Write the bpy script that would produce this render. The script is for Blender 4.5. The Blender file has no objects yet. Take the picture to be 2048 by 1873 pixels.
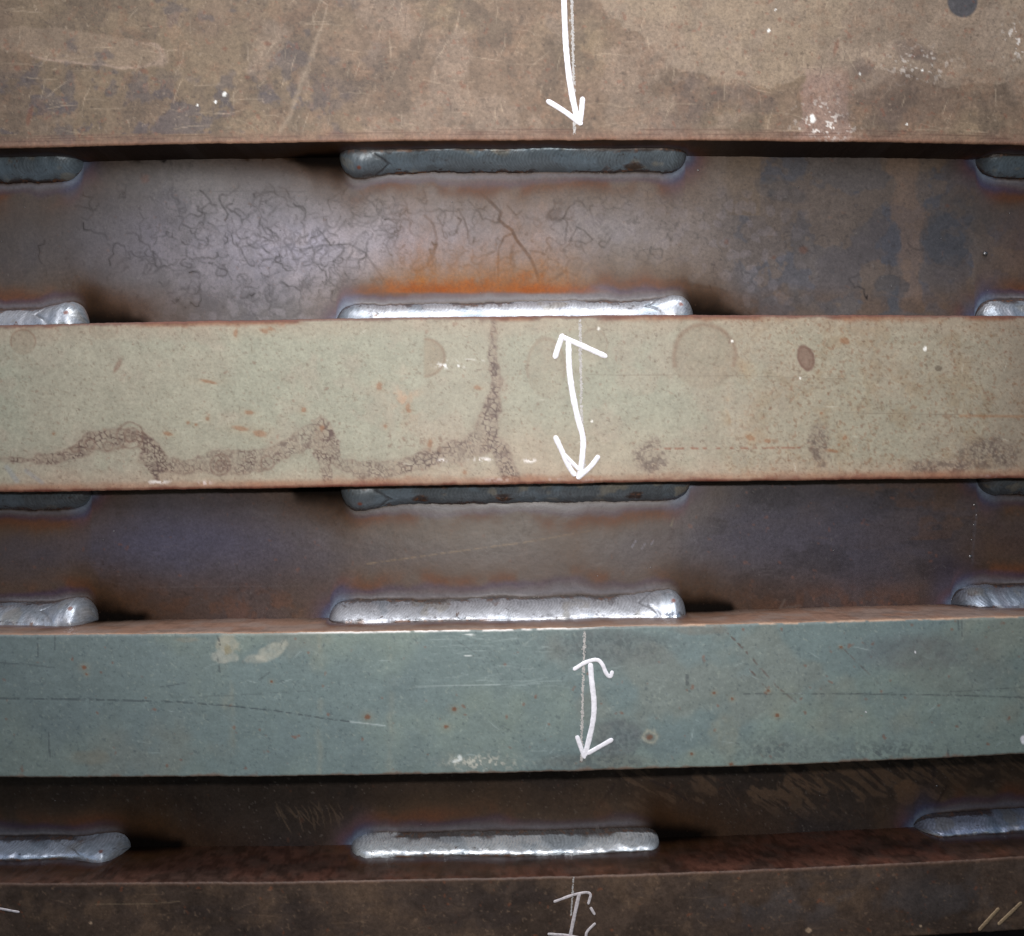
import bpy, math
import numpy as np

# ------------------------------------------------------------------ camera, world, lamps, exposure
S = 0.0002                     # metres per measured unit (0.2 mm)
D = 1991.0                     # camera distance to the foremost bar faces, in units
CX, CY = 1024.0, 936.5
YB = 0.095 * D                 # depth of the sheet the bars are welded to
F_NEAR, F_MID = 0.0, 0.043 * D # front faces of the deep bars / of the shallower bars

sc = bpy.context.scene
cam_d = bpy.data.cameras.new('camera')
cam = bpy.data.objects.new('camera', cam_d)
sc.collection.objects.link(cam)
cam.location = (0, -D * S, 0)
cam.rotation_euler = (math.radians(90), 0, 0)
cam_d.sensor_width = 36.0
cam_d.lens = 36.0 * D / 2048.0
cam_d.clip_start = 0.01
cam_d.clip_end = 100.0
sc.camera = cam

world = bpy.data.worlds.new('World')
sc.world = world
world.use_nodes = True
wn = world.node_tree.nodes
bg = wn['Background']
sky = wn.new('ShaderNodeTexSky')
sky.sky_type = 'NISHITA'
sky.sun_disc = False
sky.sun_elevation = math.radians(58)
sky.sun_rotation = math.radians(200)
world.node_tree.links.new(sky.outputs['Color'], bg.inputs['Color'])
bg.inputs['Strength'].default_value = 0.06

def lamp_area(name, loc, target, size, energy, color, size_y=None, spread=None):
    ld = bpy.data.lights.new(name, 'AREA')
    ld.energy = energy; ld.color = color
    ld.shape = 'RECTANGLE'; ld.size = size * S; ld.size_y = (size_y or size) * S
    if spread: ld.spread = math.radians(spread)
    o = bpy.data.objects.new(name, ld)
    sc.collection.objects.link(o)
    from mathutils import Vector
    o.location = Vector(loc) * S
    o.rotation_euler = (Vector(target) - Vector(loc)).to_track_quat('-Z', 'Y').to_euler()
    return o

# the flash just above the lens, narrow, aimed a little above the middle
sp = bpy.data.lights.new('flash', 'SPOT')
sp.energy = 5.0; sp.color = (1.0, 0.965, 0.92)
sp.spot_size = math.radians(79); sp.spot_blend = 1.0
sp.shadow_soft_size = 45 * S
spo = bpy.data.objects.new('flash', sp); sc.collection.objects.link(spo)
from mathutils import Vector
spo.location = Vector((60, -D, 200)) * S
spo.rotation_euler = (Vector((40, 0, 230)) - Vector((60, -D, 200))).to_track_quat('-Z', 'Y').to_euler()
# broad soft light from above left (bright opening), and a long one overhead
lamp_area('window_light', (-600, -1900, 1180), (-100, 0, 250), 1500, 0.95, (0.99, 0.98, 1.0), 1100)
lamp_area('overhead_light', (-100, -700, 2700), (0, 100, 0), 2600, 2.8, (0.95, 0.97, 1.0), 700)

sc.view_settings.view_transform = 'Standard'
sc.view_settings.look = 'None'
sc.view_settings.exposure = 0.0
sc.view_settings.gamma = 1.0

# ------------------------------------------------------------------ numeric helpers
rs = np.random.RandomState(7)
TAB = rs.rand(8, 256, 256)
def vn(x, y, k=0):
    xi = np.floor(x).astype(np.int64); yi = np.floor(y).astype(np.int64)
    fx = x - xi; fy = y - yi
    fx = fx * fx * fx * (fx * (fx * 6 - 15) + 10); fy = fy * fy * fy * (fy * (fy * 6 - 15) + 10)
    T = TAB[k % 8]; x0 = xi & 255; x1 = (xi + 1) & 255; y0 = yi & 255; y1 = (yi + 1) & 255
    a = T[y0, x0]; b = T[y0, x1]; c = T[y1, x0]; d = T[y1, x1]
    return (a + (b - a) * fx) * (1 - fy) + (c + (d - c) * fx) * fy
def fbm(x, y, sc_, k=0, octv=4, gain=0.5, st=(1, 1)):
    r = 0; amp = 1; tot = 0; f = 1.0 / sc_
    for i in range(octv):
        c, s_ = math.cos(0.7 * i + k), math.sin(0.7 * i + k)
        if st != (1, 1): c, s_ = 1, 0
        r = r + amp * vn((x * c - y * s_) * f / st[0] + 17.3 * i + k * 31.7, (x * s_ + y * c) * f / st[1] + 5.1 * i + k * 11.9, k + i)
        tot += amp; amp *= gain; f *= 2.03
    return r / tot                      # 0..1, mean .5
def sst(a, b, x):
    t = np.clip((x - a) / (b - a), 0, 1)
    return t * t * (3 - 2 * t)
def gauss(x, w): return np.exp(-(x / w) ** 2)
def worley(x, y, scale, k=0):
    x = x / scale; y = y / scale
    xi = np.floor(x).astype(np.int64); yi = np.floor(y).astype(np.int64)
    f1 = np.full(x.shape, 9.0); f2 = np.full(x.shape, 9.0)
    for dx in (-1, 0, 1):
        for dy in (-1, 0, 1):
            a = (xi + dx); b = (yi + dy)
            px = a + TAB[k][b & 255, a & 255]; py = b + TAB[k + 1][b & 255, a & 255]
            d = np.hypot(x - px, y - py)
            m = d < f1
            f2 = np.where(m, f1, np.minimum(f2, d)); f1 = np.where(m, d, f1)
    return f1, f2
def pdist(u, v, pts):
    """distance to a polyline and the position (0..1) along it"""
    best = np.full(u.shape, 1e9); tt = np.zeros(u.shape)
    n = len(pts) - 1
    for i in range(n):
        x0, y0 = pts[i][:2]; x1, y1 = pts[i + 1][:2]
        dx, dy = x1 - x0, y1 - y0; L = dx * dx + dy * dy + 1e-9
        t = np.clip(((u - x0) * dx + (v - y0) * dy) / L, 0, 1)
        d = np.hypot(u - x0 - t * dx, v - y0 - t * dy)
        m = d < best
        best = np.where(m, d, best); tt = np.where(m, (i + t) / n, tt)
    return best, tt
def lin(c):
    c = np.asarray(c, float) / 255.0
    return np.where(c <= 0.04045, c / 12.92, ((c + 0.055) / 1.055) ** 2.4)
class Paint:
    def __init__(self, u, v, base):
        self.u, self.v = u, v
        self.c = np.tile(lin(base), (u.size, 1)); self.r = np.full(u.size, 0.5); self.h = np.zeros(u.size)
        self.m = np.zeros(u.size)
    def mix(self, m, col, r=None, metal=None):
        m = np.clip(m, 0, 1)
        self.c += (lin(col) - self.c) * m[:, None]
        if r is not None: self.r += (r - self.r) * m
        if metal is not None: self.m += (metal - self.m) * m
    def mul(self, f): self.c *= (f if np.ndim(f) == 0 else f[:, None])
    def n(self, s, k=0, o=4, g=0.5, st=(1, 1)): return fbm(self.u, self.v, s, k, o, g, st)
    def ell(self, x, y, a, b, rot=0, soft=0.15, wob=0.12, k=1):
        c, s_ = math.cos(math.radians(rot)), math.sin(math.radians(rot))
        dx, dy = self.u - x, self.v - y
        q = np.hypot((dx * c + dy * s_) / a, (-dx * s_ + dy * c) / b) + (self.n(max(a, b) * 0.6, k) - .5) * 2 * wob
        return 1 - sst(1 - soft, 1 + soft, q), q
    def line(self, pts, w, soft=1.0):
        x0 = min(p[0] for p in pts) - 40; x1 = max(p[0] for p in pts) + 40
        y0 = min(p[1] for p in pts) - 40; y1 = max(p[1] for p in pts) + 40
        idx = np.where((self.u > x0) & (self.u < x1) & (self.v > y0) & (self.v < y1))[0]
        m = np.zeros(self.u.size); t = np.zeros(self.u.size); d = np.full(self.u.size, 1e3)
        if idx.size:
            dd, tt = pdist(self.u[idx], self.v[idx], pts)
            d[idx] = dd; t[idx] = tt
            m[idx] = 1 - sst(w * 0.5 - soft * .5, w * 0.5 + soft, dd)
        return m, t, d

def curve(pts, deg=3):
    p = np.polyfit([a for a, b in pts], [b for a, b in pts], deg)
    return lambda u: np.polyval(p, np.clip(u, -60, 2110)) + np.polyval(np.polyder(p), np.clip(u, -60, 2110)) * (u - np.clip(u, -60, 2110))

E_T  = curve([(0, 297), (350, 290), (700, 283), (1100, 280.5), (1348, 281), (1700, 285), (2048, 291)])
E_G0 = curve([(0, 650), (350, 643), (660, 636.5), (1000, 633), (1348, 629.5), (1700, 630), (2048, 632)])
E_G1 = curve([(0, 985), (350, 981), (660, 974.5), (1000, 970), (1348, 964.6), (1700, 961), (2048, 957.6)])
E_B0 = curve([(0, 1269), (350, 1267), (700, 1264), (1000, 1258), (1360, 1250), (1700, 1242), (2048, 1233)])
E_B1 = curve([(0, 1556), (350, 1555.5), (700, 1552.5), (1000, 1547), (1360, 1538), (1700, 1526), (2048, 1510)])
E_R0 = curve([(0, 1766), (350, 1765), (700, 1762), (1000, 1755), (1360, 1746), (1700, 1732), (2048, 1713)])
E_R1 = curve([(0, 1921), (700, 1917), (1360, 1897), (2048, 1862)], 2)

def edges_u(step):
    inner = np.arange(-8, 2056 + step, step)
    return np.concatenate([np.arange(-260, -8, 12.0), inner, np.arange(inner[-1] + 12, 2320, 12.0)])
UC = edges_u(2.4)

# ------------------------------------------------------------------ mesh helpers
def grid_mesh(name, X, Y, Z, mat, parent, col=None, rough=None, metal=None, extra_faces=None, smooth=True, label=None):
    R, C = X.shape
    co = np.stack([X.ravel(), Y.ravel(), Z.ravel()], 1) * S
    i = np.arange((R - 1) * (C - 1)); r = i // (C - 1); c = i % (C - 1)
    a = r * C + c
    quads = np.stack([a, a + C, a + C + 1, a + 1], 1)
    lv = quads.ravel().astype(np.int32)
    counts = np.full(len(quads), 4, np.int32)
    if extra_faces:
        lv = np.concatenate([lv] + [np.array(f, np.int32) for f in extra_faces])
        counts = np.concatenate([counts, np.array([len(f) for f in extra_faces], np.int32)])
    me = bpy.data.meshes.new(name)
    me.vertices.add(len(co)); me.vertices.foreach_set('co', co.astype(np.float32).ravel())
    me.loops.add(len(lv)); me.loops.foreach_set('vertex_index', lv)
    me.polygons.add(len(counts))
    st = np.concatenate([[0], np.cumsum(counts)[:-1]]).astype(np.int32)
    me.polygons.foreach_set('loop_start', st)
    if smooth:
        sm = np.ones(len(counts), bool); sm[len(quads):] = False
        me.polygons.foreach_set('use_smooth', sm)
    me.update(calc_edges=True)
    n = len(co)
    if col is not None:
        at = me.attributes.new('tone', 'FLOAT_COLOR', 'POINT')
        at.data.foreach_set('color', np.concatenate([np.clip(col, 0, 1), np.ones((n, 1))], 1).astype(np.float32).ravel())
    for nm, arr in (('gloss', rough), ('metal', metal)):
        if arr is not None:
            at = me.attributes.new(nm, 'FLOAT', 'POINT')
            at.data.foreach_set('value', np.asarray(arr, np.float32).ravel())
    me.materials.append(mat)
    o = bpy.data.objects.new(name, me); sc.collection.objects.link(o)
    if parent: o.parent = parent
    if label: o['label'] = label
    return o

# ------------------------------------------------------------------ materials
def steel_material(name, grain=0.25, fine=0.5, bump=0.15, spec=0.5, stretch=(1, 1, 1), speck=0.0):
    m = bpy.data.materials.new(name); m.use_nodes = True
    nt = m.node_tree; N = nt.nodes; L = nt.links
    b = N['Principled BSDF']
    at = N.new('ShaderNodeAttribute'); at.attribute_name = 'tone'
    ag = N.new('ShaderNodeAttribute'); ag.attribute_name = 'gloss'
    am = N.new('ShaderNodeAttribute'); am.attribute_name = 'metal'
    tc = N.new('ShaderNodeTexCoord')
    mp = N.new('ShaderNodeMapping'); mp.inputs['Scale'].default_value = stretch
    L.new(tc.outputs['Object'], mp.inputs['Vector'])
    def noise(scale_units, detail, rough=0.6):
        n = N.new('ShaderNodeTexNoise'); n.inputs['Scale'].default_value = 1.0 / (scale_units * S)
        n.inputs['Detail'].default_value = detail; n.inputs['Roughness'].default_value = rough
        L.new(mp.outputs['Vector'], n.inputs['Vector']); return n
    n1 = noise(7, 5, 0.8); n2 = noise(40, 4, 0.6)
    def rng(src, a, b_, c, d):
        r = N.new('ShaderNodeMapRange'); r.inputs['From Min'].default_value = a; r.inputs['From Max'].default_value = b_
        r.inputs['To Min'].default_value = c; r.inputs['To Max'].default_value = d
        L.new(src, r.inputs['Value']); return r.outputs['Result']
    g1 = rng(n1.outputs['Fac'], 0.25, 0.75, 1 - fine, 1 + fine)
    g2 = rng(n2.outputs['Fac'], 0.3, 0.7, 1 - grain, 1 + grain)
    mm = N.new('ShaderNodeMath'); mm.operation = 'MULTIPLY'; L.new(g1, mm.inputs[0]); L.new(g2, mm.inputs[1])
    vm = N.new('ShaderNodeVectorMath'); vm.operation = 'SCALE'
    L.new(at.outputs['Color'], vm.inputs[0]); L.new(mm.outputs[0], vm.inputs['Scale'])
    last = vm.outputs['Vector']
    if speck > 0:      # tiny dark rust pits
        vo = N.new('ShaderNodeTexNoise'); vo.inputs['Scale'].default_value = 1 / (9 * S); vo.inputs['Detail'].default_value = 1.5
        L.new(tc.outputs['Object'], vo.inputs['Vector'])
        f = rng(vo.outputs['Fac'], 0.70, 0.80, 0.0, speck)
        mx = N.new('ShaderNodeMix'); mx.data_type = 'RGBA'
        L.new(f, mx.inputs['Factor']); L.new(last, mx.inputs[6]); mx.inputs[7].default_value = (0.085, 0.045, 0.028, 1)
        last = mx.outputs[2]
    L.new(last, b.inputs['Base Color'])
    rr = N.new('ShaderNodeMath'); rr.operation = 'MULTIPLY_ADD'
    L.new(n1.outputs['Fac'], rr.inputs[0]); rr.inputs[1].default_value = 0.18
    sub = N.new('ShaderNodeMath'); sub.operation = 'SUBTRACT'; L.new(ag.outputs['Fac'], sub.inputs[0]); sub.inputs[1].default_value = 0.09
    L.new(sub.outputs[0], rr.inputs[2]); L.new(rr.outputs[0], b.inputs['Roughness'])
    L.new(am.outputs['Fac'], b.inputs['Metallic'])
    lu = N.new('ShaderNodeRGBToBW'); L.new(at.outputs['Color'], lu.inputs['Color'])
    L.new(rng(lu.outputs['Val'], 0.004, 0.045, 0.03, spec), b.inputs['Specular IOR Level'])
    bp = N.new('ShaderNodeBump'); bp.inputs['Strength'].default_value = bump; bp.inputs['Distance'].default_value = 1.2 * S
    L.new(n1.outputs['Fac'], bp.inputs['Height']); L.new(bp.outputs['Normal'], b.inputs['Normal'])
    return m
M_TOP  = steel_material('brown_mill_scale', 0.14, 0.42, 0.35, 0.35, speck=0.35)
M_GRN  = steel_material('sage_green_primer', 0.08, 0.24, 0.3, 0.35, speck=0.35)
M_BLU  = steel_material('blue_grey_primer', 0.07, 0.18, 0.25, 0.4, speck=0.3)
M_BOT  = steel_material('dark_brown_scale', 0.2, 0.4, 0.35, 0.4, speck=0.3)
M_WEB  = steel_material('heat_tinted_steel', 0.12, 0.36, 0.22, 0.5, speck=0.3)
M_WELD = steel_material('weld_metal', 0.10, 0.22, 0.35, 0.6)

def paint_mat(name, col, broken=0.0):
    m = bpy.data.materials.new(name); m.use_nodes = True
    nt = m.node_tree; N = nt.nodes; L = nt.links; b = N['Principled BSDF']
    tc = N.new('ShaderNodeTexCoord'); n = N.new('ShaderNodeTexNoise'); n.inputs['Scale'].default_value = 1 / (6 * S); n.inputs['Detail'].default_value = 4
    L.new(tc.outputs['Object'], n.inputs['Vector'])
    r = N.new('ShaderNodeValToRGB'); r.color_ramp.elements[0].position = 0.3; r.color_ramp.elements[1].position = 0.6
    c = lin(col); r.color_ramp.elements[0].color = (*(c * (0.9 - broken)), 1); r.color_ramp.elements[1].color = (*c, 1)
    L.new(n.outputs['Fac'], r.inputs['Fac']); L.new(r.outputs['Color'], b.inputs['Base Color'])
    b.inputs['Roughness'].default_value = 0.7
    bp = N.new('ShaderNodeBump'); bp.inputs['Strength'].default_value = 0.25; bp.inputs['Distance'].default_value = S
    L.new(n.outputs['Fac'], bp.inputs['Height']); L.new(bp.outputs['Normal'], b.inputs['Normal'])
    return m
M_MARK = paint_mat('white_paint_marker', (238, 235, 241), 0.1)
M_MARK_DULL = paint_mat('thin_white_marker', (215, 205, 205), 0.25)
M_MARK_TAN = paint_mat('faded_tan_marker', (165, 138, 105), 0.3)
M_CHALK = paint_mat('chalk', (185, 180, 176), 0.2)

root = bpy.data.objects.new('welded_steel_panel', None)
root.location = (0, YB * S, 0); sc.collection.objects.link(root)
root['label'] = 'ribbed steel panel of horizontal bars stitch welded to dark heat tinted plates'
root['category'] = 'steel panel'
root.empty_display_size = 0.05

# ------------------------------------------------------------------ weld list
# bar edge, dir (+1: bead lies above the edge on the image, -1: below), f depth, u0, u1, plate leg a, bar leg b, end styles
W = []
def weld(edge, up, f, u0, u1, a, b, e0, e1, label, bright=1.0, wob=1.0, dome=None, seed=0):
    W.append(dict(edge=edge, up=up, f=f, u0=u0, u1=u1, a=a, b=b, e0=e0, e1=e1, label=label, wob=wob, dome=dome, seed=seed, bright=bright))
weld(E_T, 0, F_MID, -330, 168, 41, 44, 'out', 'blue', 'grey weld cut by the left frame edge under the top brown bar', .5, seed=1)
weld(E_T, 0, F_MID, 680, 1372, 37, 48, 'soot', 'blue', 'long grey weld bead under the top brown bar', .5, dome='l', seed=2)
weld(E_T, 0, F_MID, 1950, 2400, 38, 46, 'blue', 'out', 'grey weld cut by the right frame edge under the top brown bar', .5, seed=3)
weld(E_G0, 1, F_MID, -330, 181, 48, 42, 'out', 'soot', 'bright weld cut by the left frame edge on top of the green bar', 1, dome='r', seed=4)
weld(E_G0, 1, F_MID, 672, 1386, 45, 42, 'blue', 'soot', 'long bright weld bead on top of the green bar', 1, dome='r', seed=5)
weld(E_G0, 1, F_MID, 1948, 2400, 52, 42, 'blue', 'out', 'bright weld with a black pit cut by the right frame edge above the green bar', 1, seed=6)
weld(E_G1, 0, F_MID, -330, 184, 40, 44, 'out', 'blue', 'dark grey weld cut by the left frame edge under the green bar', .5, seed=7)
weld(E_G1, 0, F_MID, 682, 1380, 42, 46, 'soot', 'blue', 'long dark grey weld bead under the green bar', .5, dome='l', seed=1)
weld(E_G1, 0, F_MID, 1952, 2400, 36, 44, 'blue', 'out', 'dark grey weld cut by the right frame edge under the green bar', .5, seed=2)
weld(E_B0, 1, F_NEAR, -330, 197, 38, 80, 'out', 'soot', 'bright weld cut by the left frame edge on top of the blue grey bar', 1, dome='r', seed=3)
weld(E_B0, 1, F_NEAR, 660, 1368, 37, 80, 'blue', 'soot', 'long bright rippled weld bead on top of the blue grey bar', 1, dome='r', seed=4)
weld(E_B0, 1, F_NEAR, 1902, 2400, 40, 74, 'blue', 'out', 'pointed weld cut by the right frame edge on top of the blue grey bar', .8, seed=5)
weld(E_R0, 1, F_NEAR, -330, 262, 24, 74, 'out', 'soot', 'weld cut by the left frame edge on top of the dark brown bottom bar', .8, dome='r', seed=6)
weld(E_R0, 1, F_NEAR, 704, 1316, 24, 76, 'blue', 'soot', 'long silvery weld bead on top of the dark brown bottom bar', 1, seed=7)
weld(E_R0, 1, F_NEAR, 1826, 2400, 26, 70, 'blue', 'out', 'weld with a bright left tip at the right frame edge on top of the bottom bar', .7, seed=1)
KB = (D + YB) / D
def corner_z(edge, f, Xw):
    u = Xw * D / (D + f) + CX
    return -(edge(u) - CY) * (D + f) / D
def legs(w, X):
    """plate and bar legs of the bead at world x (units)"""
    x0 = (w['u0'] - CX) * KB; x1 = (w['u1'] - CX) * KB
    a, b = w['a'], w['b']
    def endf(dist, r):
        t = np.clip(dist / r, 0, 1); return np.clip(1 - (1 - t) ** 2.4, 0, 1) ** .5
    r0 = 52 if w['e0'] != 'soot' else 40
    r1 = 52 if w['e1'] != 'soot' else 34
    k = endf(X - x0, r0) * endf(x1 - X, r1)
    n = (vn(X / 75 + w['seed'] * 9.1, np.zeros_like(X) + w['seed'], 1) - .5) * .12 + (vn(X / 22 + w['seed'] * 4, np.zeros_like(X) + 3.3, 2) - .5) * .07 \
        + (vn(X / 7 + w['seed'] * 4, np.zeros_like(X) + 9.3, 3) - .5) * .05
    n2 = (vn(X / 110 + w['seed'] * 5.1, np.zeros_like(X) + 7, 4) - .5) * .14 + (vn(X / 14., np.zeros_like(X) + w['seed'], 5) - .5) * .05
    d = np.zeros_like(X)
    if w['dome'] == 'r': d = gauss(X - (x1 - 42), 46)
    if w['dome'] == 'l': d = gauss(X - (x0 + 48), 46)
    return a * k * (1 + n + .26 * d), b * k * (1 + n2 + .12 * d), k, d

# ------------------------------------------------------------------ heat tint around the beads
def tint(P, X, dist_fn, strength=1.0, side=False):
    """colour the oxide round each bead: (bead, distance to its toe, x, height above the corner)"""
    for w, q, xx, qz in dist_fn:
        x0 = (w['u0'] - CX) * KB; x1 = (w['u1'] - CX) * KB
        over_x = np.maximum(np.maximum(x0 + 14 - xx, xx - x1 + 14), 0)
        d = np.hypot(np.maximum(q, 0), over_x * 0.9)
        near = d < 330
        d = d * (.62 + .8 * fbm(xx, q * 0, 110, w['seed'] + 5, 3)) + (fbm(xx, q, 70, w['seed'], 3) - .5) * 24 * sst(4, 34, d)
        act = np.where(near, 1.0, 0.0) * strength
        wide = fbm(xx, q * 0, 150, w['seed'] + 2, 2); n3 = fbm(xx, q, 90, w['seed'] + 1, 3)
        P.mix(act * .85 * gauss(d, 80) * (.4 + 1.2 * n3), (76, 54, 32), .52)
        P.mix(act * .9 * gauss(d - 30, 18) * sst(.3, .6, n3), (88, 48, 20), .55)
        P.mix(act * .75 * gauss(d - 19, 7) * (.4 + .9 * wide), (62, 48, 66), .38)
        P.mix(act * .7 * gauss(d - 8, 6.5), (94, 92, 100), .36)
        P.mix(act * .35 * gauss(d - 5, 2) * sst(.4, .6, wide), (150, 148, 150), .3)
        P.mix(act * .75 * gauss(d - .5, 2.4), (44, 30, 24), .3)
        for e, xe, sg in (('e0', x0, -1), ('e1', x1, 1)):
            al = (xx - xe) * sg
            if w[e] == 'blue' and not side:
                g = sst(-70, -10, al) * gauss(np.maximum(al, 0), 36) * gauss(q, 44)
                P.mix(strength * .6 * g, (52, 60, 92), .36)
                P.mix(strength * .55 * sst(-60, -10, al) * gauss(np.hypot(np.maximum(al, 0), q), 13), (112, 126, 142), .36)
            if w[e] == 'soot':
                al2 = np.maximum(al - 2, 0); nz = fbm(xx, qz, 44, 3 + w['seed'], 3)
                reach = np.clip(1 - al2 / (105 + 60 * nz), 0, 1)
                hgt = (w['a'] * (1.35 if w['edge'] is E_G0 else 1.1) if w['edge'] is not E_R0 else 40) * (.85 + .6 * nz) * reach ** .6
                ins = sst(-90, 10, al) * (al2 < 330)
                halo = ins * np.clip(1 - al2 / 310, 0, 1) ** .6 * gauss(np.maximum(qz - hgt * .8, 0), 52 + 34 * nz)
                P.mix(1.0 * halo * strength, (56, 33, 11), .5)
                core = (al2 < 190) * sst(-40, -8, al) * sst(0, .3, reach) * (1 - sst(hgt * .25, hgt * 1.2 + 3, qz))
                P.mix(.97 * core, (8, 6, 5), .6)

# ------------------------------------------------------------------ painters
def edge_rust(P, d, col, w=6, amt=.9, k=3):
    n = P.n(26, k, 4)
    P.mix(amt * (1 - sst(w * .4, w * 1.3 + 14 * np.clip(n - .5, 0, 1) * 2, d)), col, .6)

def freckles(P, scale, thr, col, amt, k=2, region=None, r=.6):
    n = P.n(scale, k, 2)
    m = sst(thr + .03, thr + .12, n) * amt * .75
    if region is not None: m = m * region
    P.mix(m, col, r)

def scratches(P, n, seed, ang, length, col, amt, region, w=1.6):
    r = np.random.RandomState(seed)
    for i in range(n):
        x = r.uniform(region[0], region[1]); y = r.uniform(region[2], region[3])
        a = math.radians(ang[0] + r.normal() * ang[1]); l = r.uniform(.3, 1) * length
        x2, y2 = x + math.cos(a) * l, y + math.sin(a) * l
        x3, y3 = (x + x2) / 2 + r.normal() * l * .04, (y + y2) / 2 + r.normal() * l * .04
        m, t, d = P.line([(x, y), (x3, y3), (x2, y2)], w)
        P.mix(m * amt * r.uniform(.3, 1) * np.sin(np.pi * np.clip(t, .02, .98)) ** .5, col)

def paint_T(P, side, dE):
    u, v = P.u, P.v
    P.r[:] = .56
    big = P.n(260, 1, 4); mid = P.n(70, 2, 5, .6); sm = P.n(14, 4, 4, .65)
    P.mix(sst(.42, .58, big) * .6, (134, 116, 92))
    P.mix(sst(.5, .6, mid) * .55, (94, 80, 68))
    P.mix(sst(.54, .66, P.n(110, 5, 5, .6)) * .5, (141, 122, 106))
    P.mix((1 - sst(100, 900, u)) * .45, (92, 77, 62))  # darker left third, painted-in light falloff
    P.mul((.78 + .44 * sm) * .93)
    # paler patch with a crisp boundary, upper right
    b = (u - 1290) - (v - 95) * 1.0 + (P.n(60, 6, 4) - .5) * 90
    pale = sst(-4, 5, b) * (1 - sst(0, 5, v - (152 + (P.n(90, 3, 4) - .5) * 90)))
    P.mix(pale * .45, (152, 134, 116), .55)
    col = (1 - sst(-3, 4, np.abs(u - 1655 - (v - 150) * -.02 + (P.n(40, 2, 4) - .5) * 40) - 48)) * sst(120, 165, v)
    P.mix(col * .55, (152, 126, 115), .5)
    dk = (1 - sst(.8, 1.15, np.hypot((u - 1800) / 120, (v - 190) / 62) + (P.n(50, 7, 4) - .5) * .9)); P.mix(dk * .4, (88, 72, 64))
    for x, y, a_, b_ in ((1815, 100, 30, 20), (1850, 112, 26, 14), (1725, 135, 22, 16), (1490, 200, 60, 26), (1400, 190, 50, 40)):
        m, q = P.ell(x, y, a_, b_, 10, .3, .35, 3); P.mix(m * .45, (82, 68, 64))
    m, q = P.ell(1925, 2, 30, 33, 0, .06, .05); P.mix(m * .9, (70, 70, 74), .4)
    m, q = P.ell(155, 95, 165, 36, 5, .06, .35, 2); P.mix(m * .35, (142, 122, 104))
    rim = gauss(q - 1.0, .07) * (u > 60) * (v > 85); P.mix(rim * .5, (158, 136, 120))
    # bluish grey scuffs in the lower left
    n = P.n(46, 6, 4, .6); reg = sst(120, 200, v) * (1 - sst(560, 800, u)) * (v < 268)
    P.mix(reg * sst(.52, .62, n) * .62, (74, 68, 72), .5)
    n = P.n(60, 4, 4, .6); P.mix(sst(.62, .7, n) * (1 - sst(560, 900, u)) * .5, (76, 70, 72), .5)
    P.mix(sst(.55, .7, P.n(90, 3, 4)) * sst(180, 240, v) * (u > 1300) * .4, (92, 78, 72))
    P.mix(sst(.6, .72, P.n(30, 5, 4, .6)) * .22, (132, 100, 78))
    freckles(P, 10, .74, (124, 76, 58), .5, 2)
    freckles(P, 6, .77, (160, 142, 122), .45, 5); freckles(P, 7, .75, (64, 52, 46), .6, 3)
    for x, y, a_, b_ in ((288, 143, 9, 5), (308, 158, 8, 3), (495, 155, 6, 4), (450, 98, 5, 4), (35, 138, 7, 5), (1482, 147, 10, 5), (1560, 40, 5, 4), (535, 88, 8, 4), (60, 232, 5, 18), (1672, 96, 4, 16)):
        m, q = P.ell(x, y, a_, b_, 15, .4, .4, 2); P.mix(m * .5, (112, 68, 50))
    # fine cloth-like scratches
    scratches(P, 130, 3, (-72, 18), 60, (168, 150, 128), .5, (0, 2048, 0, 270))
    scratches(P, 70, 5, (3, 8), 90, (165, 146, 124), .45, (0, 2048, 0, 270))
    scratches(P, 60, 6, (95, 14), 50, (78, 66, 60), .5, (0, 2048, 0, 270))
    m, t, d = P.line([(640, 0), (655, 10), (650, 30), (642, 60)], 3); P.mix(m * .3, (170, 150, 130))
    m, t, d = P.line([(560, 262), (580, 232), (590, 200), (620, 120), (640, 60)], 5, 6); P.mix(m * .35, (160, 142, 122))
    # white flecks
    for x, y, r_ in ((449, 189, 4), (431, 204, 2.5), (395, 211, 2), (1537, 62, 3), (1551, 20, 1.6), (1626, 240, 5), (1624, 234, 4), (1813, 250, 2), (1844, 142, 2), (1720, 148, 2)):
        m, q = P.ell(x, y, r_, r_ * 1.3, 30, .3, .25); P.mix(m * .9, (240, 238, 232), .4)
    fl = sst(.68, .74, P.n(7, 6, 2)) * (gauss(np.hypot((u - 1650) / 46, (v - 268) / 18), 1) + .55 * gauss(np.hypot((u - 1640) / 40, (v - 235) / 30), 1) + .5 * gauss(np.hypot((u - 2035) / 30, (v - 80) / 36), 1) + .35 * gauss(np.hypot((u - 1840) / 60, (v - 130) / 30), 1))
    P.mix(fl * 1.4, (222, 214, 206), .4)
    P.mix(gauss(np.hypot((u - 1650) / 50, (v - 274) / 10), 1) * sst(.45, .6, P.n(9, 2, 3)) * .6, (205, 192, 182))
    # rolled lower edge, rust pink with fine lines
    P.mix((1 - sst(6, 30, dE + 8 * (P.n(60, 2, 3) - .5))) * .45 * (~side), (124, 90, 74))
    P.mix((1 - sst(3, 9, dE)) * .4 * (~side) * (.3 + 1.2 * P.n(50, 2, 4)), (140, 98, 78), .5)
    for k_, off in enumerate((12, 16.5, 22)):
        P.mix(gauss(dE - off - 2 * (P.n(200, k_, 2) - .5), 1.3) * sst(.4, .6, P.n(70, k_ + 2, 3)) * .6 * (~side), (86, 60, 50))
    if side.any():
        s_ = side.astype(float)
        P.mix(s_, (40, 28, 23), .55); P.mix(s_ * sst(.5, .7, P.n(40, 3, 4)) * .5, (52, 42, 40))

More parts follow.
